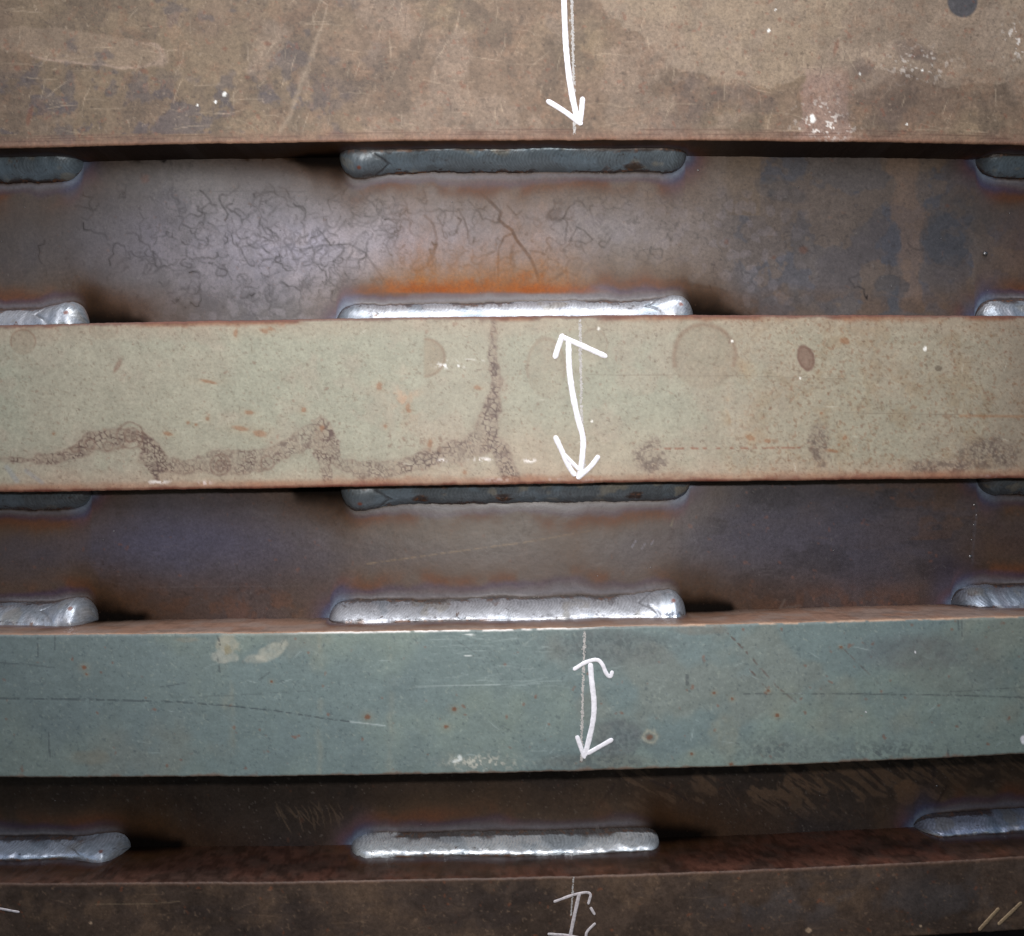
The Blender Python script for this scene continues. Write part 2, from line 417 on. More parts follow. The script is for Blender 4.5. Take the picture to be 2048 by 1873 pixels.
BUB = [(-10, 918, 6), (60, 921, 6), (110, 916, 8), (150, 905, 10), (190, 884, 20), (230, 880, 18), (275, 872, 10), (300, 900, 18), (318, 930, 16), (370, 934, 12), (430, 925, 22), (480, 925, 24),
       (540, 915, 18), (590, 892, 14), (640, 862, 26), (655, 900, 28), (675, 925, 12), (740, 945, 17), (800, 936, 16), (860, 918, 16), (925, 900, 20), (968, 884, 26), (985, 820, 14), (992, 770, 10), (990, 735, 8), (986, 690, 4), (988, 645, 3)]
def paint_G(P, side, dT, dB):
    u, v = P.u, P.v
    P.r[:] = .5
    big = P.n(240, 2, 4); mid = P.n(80, 5, 4, .6)
    P.mix(sst(.4, .65, big) * .5, (152, 143, 126))
    P.mix(sst(.5, .68, mid) * .35, (154, 140, 124))
    rr = sst(1380, 1560, u + (P.n(120, 1, 3) - .5) * 260)
    P.mix(rr * .45, (150, 136, 116))
    P.mix(rr * sst(.5, .7, P.n(46, 6, 5, .7)) * .38, (134, 112, 84))
    P.mix(sst(1940, 2060, u) * .4, (124, 104, 90))
    P.mix((1 - sst(20, 60, dT + 20 * P.n(80, 4, 3))) * .3, (160, 136, 116))
    P.mix((1 - sst(14, 60, dB + 30 * (P.n(80, 3, 3) - .3))) * .35, (166, 134, 112))
    P.mix(gauss(np.hypot((u - 1130) / 300, (v - 905) / 55), 1) * .35, (172, 146, 124))
    P.mul(.92 + .16 * P.n(9, 1, 4, .7))
    # rust freckles, denser to the right
    freckles(P, 7, .69, (122, 84, 58), .6, 1, rr); freckles(P, 5.5, .68, (112, 88, 64), .6, 4, .35 + .65 * rr)
    freckles(P, 11, .8, (118, 74, 56), .5, 3); freckles(P, 5, .72, (104, 84, 68), .6, 6); freckles(P, 6, .8, (112, 68, 52), .6, 7, .3 + .7 * sst(820, 960, v))
    # drop marks
    for x, y, a_, b_, al in ((46, 684, 26, 26, .5), (207, 660, 30, 20, .3), (1092, 735, 40, 62, .28), (1188, 690, 28, 34, .2), (1409, 712, 66, 66, .42)):
        m, q = P.ell(x, y, a_, b_, 0, .05, .05, 2); P.mix(m * al, (134, 120, 102))
        rim = np.exp(-((q - .93) / .07) ** 2) * (v < y + b_ * .35); P.mix(rim * al * 1.1, (120, 92, 74))
    m, q = P.ell(848, 716, 44, 40, 0, .05, .04, 2); m = m * sst(845, 851, u); P.mix(m * .55, (134, 118, 98))
    P.mix(np.exp(-((q - .93) / .07) ** 2) * sst(846, 852, u) * .4, (118, 92, 74))
    m, q = P.ell(1612, 717, 17, 28, -18, .12, .12, 2); P.mix(m * .75, (112, 84, 72)); P.mix(np.exp(-((q - .85) / .12) ** 2) * .5, (92, 62, 52))
    m, q = P.ell(1877, 737, 7, 6, 0, .2, .2); P.mix(m * .7, (92, 80, 66))
    # bubbled stain
    idx = np.where((v > 620) & (u < 1080))[0]
    d, t = pdist(u[idx], v[idx], BUB)
    wd = np.interp(t, np.linspace(0, 1, len(BUB)), [b[2] for b in BUB])
    d2, t2 = pdist(u[idx], v[idx], [(968, 870), (1000, 900), (1022, 960)])
    d3, t3 = pdist(u[idx], v[idx], [(300, 905), (312, 955)]); d4, t4 = pdist(u[idx], v[idx], [(650, 905), (655, 955)]); d5, _ = pdist(u[idx], v[idx], [(740, 945), (752, 968)])
    e = np.minimum.reduce([d - wd, d2 - 16, d3 - (20 - 14 * t3), d4 - (20 - 12 * t4), d5 - 22]) + (fbm(u[idx], v[idx], 26, 3, 3) - .5) * 16
    M = np.zeros(u.size); M[idx] = 1 - sst(-3, 4, e)
    RIM = np.zeros(u.size); RIM[idx] = gauss(e, 2.6)
    wu, wv_ = u + 10 * P.n(24, 2, 3), v + 10 * P.n(24, 5, 3)
    f1, f2 = worley(wu, wv_, 12.0, 2); g1, g2 = worley(wu + 40, wv_, 7.5, 4)
    sel = sst(.45, .55, P.n(40, 6, 2))
    ring = ((1 - sst(.04, .26, f2 - f1)) * sel + (1 - sst(.05, .3, g2 - g1)) * (1 - sel)) * (.35 + .8 * sst(.3, .62, P.n(16, 3, 3)))
    M = M * (.7 + .5 * sst(.3, .6, P.n(60, 1, 3)))
    P.mix(M * .42, (140, 122, 106)); P.mix(M * ring * .9, (78, 62, 58)); P.mix(RIM * P.n(14, 2, 3) * .5, (112, 92, 80))
    P.mix(M * sst(.55, .7, P.n(9, 1, 3)) * .45, (84, 66, 62)); sm_ = np.zeros(u.size); sm_[idx] = gauss(np.maximum(e, 0), 12); P.mix(sm_ * .3 * P.n(20, 4, 3), (128, 104, 88))
    for x, y, r_ in ((260, 872, 26), (262, 870, 14), (440, 930, 20), (441, 931, 11), (535, 926, 13), (215, 893, 9), (180, 890, 10), (150, 898, 7)):
        q = np.hypot(u - x, v - y) + (P.n(12, 1, 2) - .5) * 5
        P.mix(gauss(q - r_, 2.2) * .6, (108, 84, 72)); P.mix((1 - sst(r_ * .4, r_ * .6, q)) * .22, (112, 92, 80))
    for x, y, a_, b_ in ((1300, 915, 30, 36), (1980, 905, 62, 34), (1880, 935, 60, 14), (1638, 890, 20, 44)):
        m, q = P.ell(x, y, a_, b_, 0, .35, .35, 4); P.mix(m * .3, (128, 106, 92)); P.mix(m * ring * .5, (88, 70, 64)); P.mix(m * sst(.5, .6, P.n(8, 3, 3)) * .5, (78, 62, 58))
    for x in (780, 808, 825, 845, 861, 880):
        m, q = P.ell(x, 880 + (x * 7 % 13), 5, 18, 0, .5, .5, 4); P.mix(m * sst(.45, .6, P.n(6, 4, 3)) * .6, (110, 84, 68))
    m, q = P.ell(236, 731, 5, 16, 30, .4, .3); P.mix(m * .6, (112, 84, 70))
    for x, y, a_, b_ in ((498, 826, 9, 4), (482, 857, 16, 5), (520, 868, 14, 6), (336, 868, 8, 4), (418, 764, 18, 3), (415, 838, 4, 4), (392, 850, 3, 3), (376, 846, 3, 3), (608, 820, 5, 5), (541, 658, 6, 4), (528, 662, 9, 5), (471, 668, 4, 8),
                       (107, 868, 3, 3), (955, 776, 8, 4), (816, 815, 5, 8), (818, 822, 5, 4), (860, 888, 4, 8), (771, 853, 4, 4), (758, 774, 6, 8), (644, 857, 4, 6), (1690, 876, 5, 5), (1678, 890, 3, 3), (1665, 902, 12, 3), (1690, 682, 10, 6), (930, 945, 4, 4), (1500, 876, 9, 5), (1535, 882, 7, 4), (1643, 827, 3, 3)):
        m, q = P.ell(x, y, a_, b_, 12, .4, .45, 1); P.mix(m * .65, (130, 84, 54))
        P.mix(gauss(np.hypot((u - x) / (a_ * 2.2), (v - y) / (b_ * 2.2)), 1) * .2, (150, 124, 96))
    o_ = gauss(np.hypot((u - 1480) / 26, (v - 830) / 110), 1) * sst(.45, .65, P.n(30, 2, 4)); P.mix(o_ * .5, (156, 124, 84))
    o_ = gauss(np.hypot((u - 810) / 26, (v - 800) / 40), 1) * sst(.4, .65, P.n(22, 2, 4)); P.mix(o_ * .5, (180, 138, 108))
    m, t, d = P.line([(1310, 898), (1600, 896)], 3, 2); P.mix(m * sst(.4, .55, P.n(9, 3, 2)) * .7, (128, 78, 56))
    m, t, d = P.line([(1920, 832), (2100, 834)], 4, 3); P.mix(m * .5, (146, 104, 70))
    m, t, d = P.line([(1690, 826), (1920, 830)], 1.6, 1); P.mix(m * .4, (110, 92, 76))
    m, t, d = P.line([(1180, 750), (1480, 752), (1700, 759)], 1.6, 1); P.mix(m * .35, (110, 96, 80))
    m, t, d = P.line([(930, 718), (985, 724)], 1.5, 1.5); P.mix(m * .35 * sst(.3, .6, P.n(8, 2, 2)), (225, 222, 214))
    fl = sst(.6, .7, P.n(6, 6, 2)) * gauss(np.hypot((u - 902) / 22, (v - 730) / 6), 1); P.mix(fl * 1.4, (232, 230, 226))
    for x, y, a_ in ((315, 965, 20), (965, 919, 18), (995, 961, 22), (1105, 961, 18), (1060, 922, 12), (885, 922, 7), (1985, 954, 17), (1175, 962, 20), (410, 967, 12)):
        fl = sst(.5, .62, P.n(6, 3, 2)) * gauss(np.hypot((u - x) / a_, (v - y) / 3.6), 1); P.mix(fl * 1.3, (222, 214, 208))
    for x, y, r_ in ((1197, 658, 2.4), (1184, 843, 2), (1464, 683, 2), (1850, 698, 3.4), (1600, 757, 2)):
        m, q = P.ell(x, y, r_, r_ * 1.5, 20, .3, .2); P.mix(m * .9, (236, 232, 224))
    scratches(P, 26, 8, (20, 60), 30, (190, 184, 168), .5, (0, 2048, 650, 960))
    scratches(P, 20, 9, (2, 5), 160, (120, 104, 86), .3, (0, 2048, 650, 960))
    # blue scuffs lower left
    m, t, d = P.line([(14, 935), (34, 962)], 8, 4); P.mix(m * .4, (130, 134, 140)); m, t, d = P.line([(52, 942), (84, 966)], 6, 4); P.mix(m * .35, (130, 134, 140))
    # rusty arrises
    edge_rust(P, dT - 1, (132, 84, 56), 11, .8 * sst(.32, .55, P.n(120, 4, 3)), 3); edge_rust(P, dT, (92, 54, 46), 6, .85, 5)
    edge_rust(P, dB - 3, (140, 96, 72), 14, .75 * (.3 + P.n(90, 4, 3)), 4); edge_rust(P, dB, (104, 58, 46), 7, .9 * (.3 + P.n(30, 3, 4)), 6)
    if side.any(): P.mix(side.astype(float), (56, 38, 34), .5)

def paint_B(P, side, dT, dB):
    u, v = P.u, P.v
    P.r[:] = .46
    big = P.n(260, 6, 4); mid = P.n(80, 1, 4, .6)
    P.mix(sst(.42, .62, big) * .4, (132, 142, 128))
    P.mix(sst(.5, .66, mid) * .3, (102, 116, 118))
    P.mix(sst(.56, .7, P.n(150, 3, 4)) * .3, (128, 124, 110))
    P.mix((1 - sst(100, 620, u)) * .3, (104, 110, 108))
    P.mul(.93 + .14 * P.n(9, 1, 4, .7))
    freckles(P, 6, .73, (70, 82, 86), .6, 1); freckles(P, 5, .74, (158, 164, 152), .35, 4); freckles(P, 14, .82, (118, 74, 52), .8, 2)
    for x, w_ in ((452, 9), (465, 5), (782, 8), (640, 6)):
        P.mix(gauss(u - x - 14 * (P.n(60, 2, 3) - .5), w_) * .3 * sst(.35, .65, P.n(50, 4, 4)), (144, 142, 126))
    for x, y, a_, b_, al, c in ((545, 1302, 34, 14, .55, (166, 164, 150)), (512, 1318, 20, 9, .4, (172, 168, 154)), (455, 1290, 22, 18, .55, (166, 160, 142)), (448, 1315, 26, 14, .5, (172, 170, 158)), (455, 1300, 7, 10, .6, (134, 124, 96)),
                              (1830, 1305, 95, 38, .38, (92, 92, 96)), (1220, 1292, 130, 36, .42, (92, 94, 94)), (1240, 1478, 56, 34, .45, (92, 94, 98)), (1180, 1525, 110, 16, .4, (98, 98, 92)), (1600, 1500, 90, 30, .22, (98, 104, 108)), (1450, 1470, 30, 40, .3, (142, 140, 122)),
                              (950, 1524, 60, 12, .35, (136, 140, 132)), (180, 1515, 40, 14, .3, (126, 116, 98)), (375, 1280, 24, 5, .4, (136, 128, 112)), (1400, 1260, 60, 10, .3, (112, 96, 82)), (1900, 1330, 120, 60, .2, (104, 98, 92))):
        m, q = P.ell(x, y, a_, b_, -28 if (x, y) == (545, 1302) else 0, .35 if al < .5 else .18, .4, 3); P.mix(m * al * (.55 + .9 * P.n(8, 3, 3)), c)
    dk = [([(-10, 1397), (200, 1400), (350, 1404), (450, 1411), (550, 1422), (640, 1436), (700, 1444)], 2.2, .75), ([(1488, 1388), (1700, 1388), (1900, 1391), (2060, 1396)], 2, .6), ([(1900, 1385), (2060, 1374)], 1.6, .4),
          ([(75, 1272), (76, 1314)], 2, .6), ([(110, 1272), (110, 1300)], 2, .5), ([(97, 1466), (100, 1522)], 2.4, .55), ([(435, 1272), (440, 1290)], 3, .7), ([(434, 1312), (440, 1345)], 2.4, .6), ([(0, 1326), (60, 1330), (110, 1336)], 1.8, .5),
          ([(540, 1345), (518, 1360)], 2.4, .5), ([(320, 1375), (372, 1366)], 1.8, .5), ([(380, 1395), (480, 1390), (620, 1382)], 1.6, .35), ([(1374, 1352), (1375, 1370)], 6, .55), ([(1916, 1240), (1918, 1262)], 2.4, .6), ([(1923, 1236), (1924, 1272)], 2, .55),
          ([(1752, 1505), (1772, 1518)], 6, .6), ([(1895, 1498), (1898, 1518)], 3, .5), ([(1720, 1510), (1735, 1522)], 3, .4), ([(895, 1270), (960, 1312)], 2, .4), ([(1905, 1452), (1912, 1462)], 2.4, .6)]
    br = P.n(7, 2, 3)
    for p, w_, al in dk:
        m, t, d = P.line(p, w_, 1.4); P.mix(m * al * sst(.25, .5, br), (58, 62, 66))
    for p, w_, al in (([(1443, 1253), (1500, 1312), (1552, 1372), (1592, 1405)], 3, .75), ([(1500, 1340), (1540, 1384)], 3, .7), ([(1682, 1293), (1760, 1370)], 2.2, .5)):
        m, t, d = P.line(p, w_, 1.5); P.mix(m * al * sst(.38, .55, br) * (1 - .6 * t), (84, 52, 42))
    m, t, d = P.line([(700, 1444), (770, 1452)], 2, 1.5); P.mix(m * .5, (178, 188, 186))
    scratches(P, 34, 11, (-2, 3), 80, (160, 172, 170), .4, (840, 1080, 1270, 1380))
    scratches(P, 60, 12, (0, 30), 40, (164, 176, 174), .4, (200, 2048, 1262, 1530)); scratches(P, 60, 13, (80, 50), 30, (70, 78, 80), .45, (0, 2048, 1265, 1530))
    m, t, d = P.line([(832, 1374), (900, 1372), (1000, 1369)], 1.6, 1.4); P.mix(m * .35, (180, 190, 188))
    for x, y, a_, b_ in ((935, 1311, 8, 1.2), (913, 1522, 9, 3), (920, 1516, 4, 6), (940, 1270, 14, 1.2)):
        m, q = P.ell(x, y, a_, b_, -15 if y > 1500 else 0, .3, .3); P.mix(m * .8, (218, 222, 218))
    fl = sst(.55, .7, P.n(6, 6, 3)) * gauss(np.hypot((u - 965) / 62, (v - 1526) / 15), 1); P.mix(fl * .8, (196, 192, 178))
    for x, y, r_ in ((735, 1434, 5.5), (909, 1419, 4.5), (892, 1454, 4), (168, 1335, 4.5), (173, 1349, 2.5), (1299, 1475, 6), (1428, 1386, 3), (1464, 1398, 3), (1554, 1431, 4), (1536, 1382, 3), (1462, 1528, 3.5), (1383, 1508, 3), (1682, 1295, 2.5), (543, 1364, 2.5)):
        m, q = P.ell(x, y, r_ * 1.1, r_ * .9, 0, .4, .4, 5); P.mix(gauss(q, 2.2) * .35, (140, 128, 104)); P.mix(m * .85, (112, 72, 50))
    m, q = P.ell(1301, 1474, 17, 15, 0, .2, .3); P.mix(np.exp(-((q - .8) / .2) ** 2) * .5, (172, 168, 150))
    for x, y, r_ in ((2048, 1480, 9), (1731, 1424, 1.8), (1831, 1305, 1.8)):
        m, q = P.ell(x, y, r_ * .7, r_, 0, .2, .2); P.mix(m * .95, (235, 232, 235))
    f = ~side
    P.mix((1 - sst(1, 5, dT)) * .35 * f, (110, 88, 76))
    edge_hl = (1 - sst(.8, 3.2, np.abs(dT - 1.2))) * sst(.36, .5, P.n(26, 3, 3))  # worn top arris, with its bright edge highlight painted in
    P.mix(edge_hl * sst(540, 700, u) * (1 - sst(1100, 1240, u)) * .9, (226, 220, 214), .3); P.mix(edge_hl * sst(1240, 1400, u) * .7, (186, 150, 122), .4)
    for x, y, a_, b_ in ((1215, 1290, 130, 34), (1235, 1482, 62, 40), (1190, 1525, 120, 16), (1790, 1500, 120, 24), (1550, 1500, 90, 26)):
        P.mix(gauss(np.hypot((u - x) / a_, (v - y) / b_), 1) * sst(.5, .58, P.n(6, 2, 2)) * .5, (74, 82, 84))
    edge_rust(P, dB, (122, 94, 78), 3.5, .8, 4)
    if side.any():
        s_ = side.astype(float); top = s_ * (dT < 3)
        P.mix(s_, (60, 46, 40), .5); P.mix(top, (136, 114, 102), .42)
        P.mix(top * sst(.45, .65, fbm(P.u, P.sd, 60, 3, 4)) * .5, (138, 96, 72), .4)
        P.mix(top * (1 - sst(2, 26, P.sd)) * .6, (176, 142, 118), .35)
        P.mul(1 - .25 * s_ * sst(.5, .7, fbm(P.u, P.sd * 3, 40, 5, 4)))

def paint_R(P, side, dT, dB):
    u, v = P.u, P.v
    P.r[:] = .5
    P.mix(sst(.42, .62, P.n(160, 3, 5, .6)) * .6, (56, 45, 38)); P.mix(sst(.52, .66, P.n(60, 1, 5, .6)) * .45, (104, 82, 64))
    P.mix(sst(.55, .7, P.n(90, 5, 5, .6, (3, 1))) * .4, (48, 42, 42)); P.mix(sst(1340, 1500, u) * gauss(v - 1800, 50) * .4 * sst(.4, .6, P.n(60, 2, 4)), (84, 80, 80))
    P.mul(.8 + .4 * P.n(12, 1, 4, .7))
    freckles(P, 7, .74, (132, 106, 84), .5, 1); freckles(P, 12, .8, (140, 78, 46), .5, 2)
    m, t, d = P.line([(190, 1808), (300, 1808), (360, 1803)], 1.8, 1); P.mix(m * .5, (130, 110, 88))
    scratches(P, 30, 21, (0, 12), 90, (124, 100, 80), .35, (0, 2048, 1770, 1870))
    for x, y, r_ in ((1617, 1861, 5), (1841, 1852, 2.5), (182, 1846, 2.5)):
        m, q = P.ell(x, y, r_ * 1.2, r_, 0, .3, .2); P.mix(m * .8, (190, 160, 130))
    f = ~side
    P.mix((1 - sst(2, 10, dT)) * .5 * f, (96, 66, 48))
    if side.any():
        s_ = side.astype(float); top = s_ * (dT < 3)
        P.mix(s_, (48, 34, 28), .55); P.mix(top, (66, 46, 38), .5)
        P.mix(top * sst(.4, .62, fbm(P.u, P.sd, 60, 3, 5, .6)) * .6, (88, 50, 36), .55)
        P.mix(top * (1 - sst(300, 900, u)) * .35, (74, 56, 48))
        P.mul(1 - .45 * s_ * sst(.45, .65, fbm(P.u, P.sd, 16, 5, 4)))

# ------------------------------------------------------------------ bars
def bar_relief(U, V): return (fbm(U, V, 300, 2, 2) - .5) * 5 + (fbm(U, V, 18, 5, 3) - .5) * .9
def make_bar(name, e0, e1, f, painter, mat, base, label, both=True, step=2.4):
    kf = (D + f) / D
    u = UC[None, :]
    v0 = e0(UC)[None, :] if callable(e0) else np.full((1, UC.size), float(e0))
    v1 = e1(UC)[None, :]
    nf = int((np.mean(v1 - v0)) / step)
    r = 5.0                                   # arris radius
    ns = 14
    rows_v, rows_y, rows_side, rows_sd = [], [], [], []
    dep = np.concatenate([[YB + 14], np.linspace(YB - 2, f + r, ns - 1)])
    for y in dep: rows_v.append(v0 * 1.0); rows_y.append(y); rows_side.append(True); rows_sd.append(y - f)
    for a in (22, 45, 68): rows_v.append(v0 + r * (1 - math.cos(math.radians(a)))); rows_y.append(f + r * (1 - math.sin(math.radians(a)))); rows_side.append(a < 45); rows_sd.append(0)
    for t in np.linspace(0, 1, nf): rows_v.append(v0 + r + (v1 - v0 - 2 * r) * t); rows_y.append(f); rows_side.append(False); rows_sd.append(0)
    for a in (68, 45, 22): rows_v.append(v1 - r * (1 - math.cos(math.radians(a)))); rows_y.append(f + r * (1 - math.sin(math.radians(a)))); rows_side.append(a < 45); rows_sd.append(0)
    for y in dep[::-1]: rows_v.append(v1 * 1.0); rows_y.append(y); rows_side.append(True); rows_sd.append(y - f)
    V = np.concatenate(rows_v, 0); U = np.repeat(u, V.shape[0], 0)
    Yd = np.repeat(np.array(rows_y)[:, None], UC.size, 1)
    side = np.repeat(np.array(rows_side)[:, None], UC.size, 1)
    sd = np.repeat(np.array(rows_sd)[:, None], UC.size, 1)
    X = (U - CX) * kf; Z = -(V - CY) * kf
    P = Paint(U.ravel(), V.ravel(), base); P.sd = sd.ravel()
    dT = (V - v0).ravel(); dB = (v1 - V).ravel()
    if painter is paint_T: painter(P, side.ravel(), dB)
    else: painter(P, side.ravel(), dT, dB)
    # tint on the side faces beside the beads
    lst = []
    for w in W:
        if w['f'] != f: continue
        if w['edge'] is e0 or w['edge'] is e1:
            near = (dT < 3) if w['edge'] is e0 else (dB < 3)
            xx = X.ravel(); a_, b_, k_, d_ = legs(w, xx)
            q = (YB - Yd.ravel()) - b_
            lst.append((w, np.where(near & side.ravel(), q, 999.), xx, np.where(near & side.ravel(), YB - Yd.ravel(), 999.)))
    tint(P, X.ravel(), lst, .7, True)
    # uneven rolled surface and nicks
    Yd = Yd + np.where(side, 0, bar_relief(U, V))
    nick = (fbm(U, V * 0, 9, 4, 3) - .5) * 1.6 + (fbm(U, V * 0, 60, 5, 3) - .5) * 2.4
    Z = Z + nick * (np.minimum(V - v0, v1 - V) < 8)
    R, C = X.shape
    caps = [list(range(0, R * C, C)), list(range(C - 1, R * C, C))[::-1],]
    back = [[(R - 1) * C + C - 1 , (R - 1) * C, 0, C - 1]]
    o = grid_mesh(name, X, Yd - YB, Z, mat, root, P.c, P.r, P.m, caps + back, label=label)
    return o
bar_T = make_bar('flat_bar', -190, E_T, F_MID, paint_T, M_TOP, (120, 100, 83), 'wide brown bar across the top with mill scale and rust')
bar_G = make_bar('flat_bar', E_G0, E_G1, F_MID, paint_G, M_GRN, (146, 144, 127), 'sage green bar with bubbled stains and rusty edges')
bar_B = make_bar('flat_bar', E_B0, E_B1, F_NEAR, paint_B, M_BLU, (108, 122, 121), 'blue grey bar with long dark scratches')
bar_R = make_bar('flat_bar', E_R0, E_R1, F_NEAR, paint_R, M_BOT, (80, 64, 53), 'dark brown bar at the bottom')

# ------------------------------------------------------------------ web plates behind the bars
def paint_A(P):
    u, v = P.u, P.v
    P.r[:] = .42
    P.mix(sst(.45, .62, P.n(200, 2, 4)) * .5, (108, 98, 92)); P.mix(sst(.5, .65, P.n(80, 4, 5, .6)) * .4, (88, 82, 88))
    warm = sst(560, 700, u) * (1 - sst(1350, 1560, u))
    P.mix(warm * .55, (158, 138, 124)); P.mix((1 - sst(100, 460, u)) * .5, (72, 62, 56))  # left end darkened: falloff of the light put into the colour
    pur = gauss(np.hypot((u - 640) / 330, (v - 490) / 75), 1) * (.5 + P.n(60, 5, 4)); P.mix(pur * .8, (168, 160, 176), .38)  # sheen on the plate, painted as a pale violet patch
    pur = gauss(np.hypot((u - 1180) / 170, (v - 455) / 42), 1); P.mix(pur * .6, (160, 152, 154), .4)
    P.mix(gauss(np.hypot((u - 660) / 120, (v - 505) / 70), 1) * sst(.5, .6, P.n(50, 3, 3)) * .4, (190, 172, 172))  # brighter core of the painted sheen
    # patches on the right
    rt = sst(1400, 1520, u)
    P.mix(rt * .3, (92, 84, 84)); P.mix(rt * sst(.5, .54, P.n(120, 1, 5, .6)) * .6, (84, 86, 96)); P.mix(rt * sst(.52, .56, P.n(110, 6, 5, .6)) * .55, (120, 102, 88))
    b_ = 1 - sst(-4, 5, np.abs(u - 1815 - (v - 430) * .08 + (P.n(44, 3, 4) - .5) * 50) - 26); P.mix(b_ * .6, (132, 108, 92))
    P.mix((1 - sst(-2, 3, u - 1520)) * sst(1440, 1465, u + (P.n(60, 2, 3) - .5) * 40) * (v < 430) * .7, (120, 102, 86))
    for x, y, a_, b2, al in ((1890, 480, 50, 60, .5), (1780, 570, 34, 22, .6), (1620, 600, 60, 20, .3), (1960, 430, 60, 40, .35), (1800, 625, 60, 26, .5), (1560, 380, 60, 20, .35)):
        m, q = P.ell(x, y, a_, b2, 20, .08, .4, 2); P.mix(m * al, (74, 74, 78)); P.mix(np.exp(-((q - .97) / .05) ** 2) * .3, (110, 92, 82))
    P.mix(sst(1950, 2060, u) * gauss(v - 500, 90) * .5, (122, 88, 70))
    P.mix(sst(1380, 1500, u) * sst(560, 620, v) * sst(.45, .6, P.n(50, 4, 4)) * .5, (112, 84, 60))
    P.mul(.86 + .28 * P.n(16, 3, 4, .65))
    # curly worm lines from contours
    reg = sst(230, 420, u) * (1 - sst(1500, 1700, u)) * sst(345, 420, v)
    wx = u + 26 * (P.n(34, 6, 3) - .5); wy = v + 26 * (P.n(34, 7, 3) - .5)
    wr = np.random.RandomState(77); WM = np.zeros(u.size)
    for i in range(300):
        x, y = wr.normal(800, 330), wr.uniform(370, 610)
        if i % 3 == 0: x, y = wr.normal(560, 170), wr.normal(510, 60)
        a = wr.uniform(0, 6.28) if i % 2 else wr.normal(1.5, .5); n_ = wr.randint(5, 18); cu = wr.normal() * .35; pts = [(x, y)]
        for j in range(n_):
            a += cu * (j % 4 > 0) + wr.normal() * .75; x += 7 * math.cos(a); y += 7 * math.sin(a); pts.append((x, y))
        m, t, d = P.line(pts, wr.uniform(1.2, 2.9), 2.4); WM = np.maximum(WM, m * wr.uniform(.35, .95) * (1 - .5 * t))
    P.mix(WM * (.35 + .8 * P.n(14, 5, 3)) * sst(335, 390, v) * 1.2, (34, 27, 27), .62)
    for k_, sc_, wd, al in ((1, 42, .012, .5), (6, 70, .008, .45)):
        n = fbm(wx, wy, sc_, k_, 2, .4); gate = sst(.5, .6, P.n(60, k_ + 2, 3))
        P.mix(gauss(n - .5, wd) * gate * reg * al, (62, 54, 56), .6)
    cl_ = P.n(24, 6, 5, .65); rg2 = reg * (1 - sst(1150, 1450, u)); P.mix(rg2 * sst(.5, .64, cl_) * .2, (160, 148, 152)); P.mix(rg2 * sst(.5, .64, 1 - cl_) * .18, (78, 66, 64))
    f1, f2 = worley(wx, wy, 34, 1)
    P.mix((1 - sst(.0, .07, f2 - f1)) * reg * sst(.55, .65, P.n(70, 1, 3)) * .2, (70, 60, 60))
    P.mix((1 - sst(.25, .33, f1)) * reg * .2, (160, 150, 156))
    # orange band over the long weld
    db = v - (590 + (P.n(120, 3, 2) - .5) * 8)
    o_ = sst(700, 800, u) * (1 - sst(1110, 1200, u))
    P.mix(o_ * gauss(np.minimum(db + 6, 0), 60) * (.2 + .8 * P.n(40, 4, 4)), (150, 122, 92))
    pass
    o2 = sst(1120, 1200, u) * (1 - sst(1380, 1500, u)); ridge = v - (560 + 20 * ((u - 1290) / 150) ** 2 + (P.n(50, 3, 3) - .5) * 10)
    P.mix(o2 * sst(-2, 3, ridge) * .8, (92, 50, 26)); P.mix(o2 * gauss(ridge, 3) * .7, (66, 36, 22)); P.mix(o2 * gauss(np.minimum(ridge, 0), 40) * .5, (120, 92, 66))
    P.mix((1 - sst(180, 420, u)) * sst(560, 610, v) * .6, (110, 66, 36))
    # brown cracks
    dst = (P.n(14, 3, 2) - .5) * 0
    for p, w_, al in (([(945, 366), (965, 392), (990, 412), (1002, 425), (995, 438), (1012, 452), (1024, 462), (1030, 478), (1052, 500), (1062, 520), (1070, 545), (1082, 566)], 5.5, .85), ([(1024, 466), (1006, 474), (1000, 500), (996, 530), (994, 572)], 3.2, .7),
                      ([(1060, 500), (1080, 505), (1090, 512)], 3, .6), ([(1024, 492), (1020, 510), (1024, 530)], 3, .6), ([(917, 418), (926, 440), (938, 462), (936, 476)], 3, .6), ([(850, 430), (864, 448), (876, 480), (868, 505), (852, 530), (838, 545)], 4, .5),
                      ([(1086, 566), (1110, 556), (1130, 545)], 6, .6), ([(600, 498), (640, 492), (700, 490), (730, 505), (752, 540), (778, 572)], 3, .5), ([(1015, 410), (1030, 432), (1045, 425)], 2.5, .6), ([(1140, 478), (1152, 455), (1170, 462), (1185, 478)], 2.5, .6),
                      ([(1136, 480), (1160, 484), (1175, 490), (1188, 476)], 2.2, .5), ([(640, 545), (655, 525), (690, 520)], 2, .5)):
        pp = [(x + 3 * math.sin(i * 2.1), y + 2 * math.cos(i * 1.7)) for i, (x, y) in enumerate(p)]
        m, t, d = P.line(pp, w_, 2.0); P.mix(m * al * (.6 + .6 * P.n(9, 2, 3)), (56, 30, 18) if w_ > 3.1 else (34, 25, 24), .6)
    m, q = P.ell(1107, 430, 18, 12, 0, .5, .7, 1); P.mix(m * .6, (74, 56, 50))
    for x, y, r_ in ((1607, 500, 8), (1453, 484, 5), (1548, 515, 4), (1895, 412, 4), (290, 358, 9), (1370, 350, 6)):
        m, q = P.ell(x, y, r_, r_, 0, .5, .5); P.mix(m * .5, (112, 66, 42))
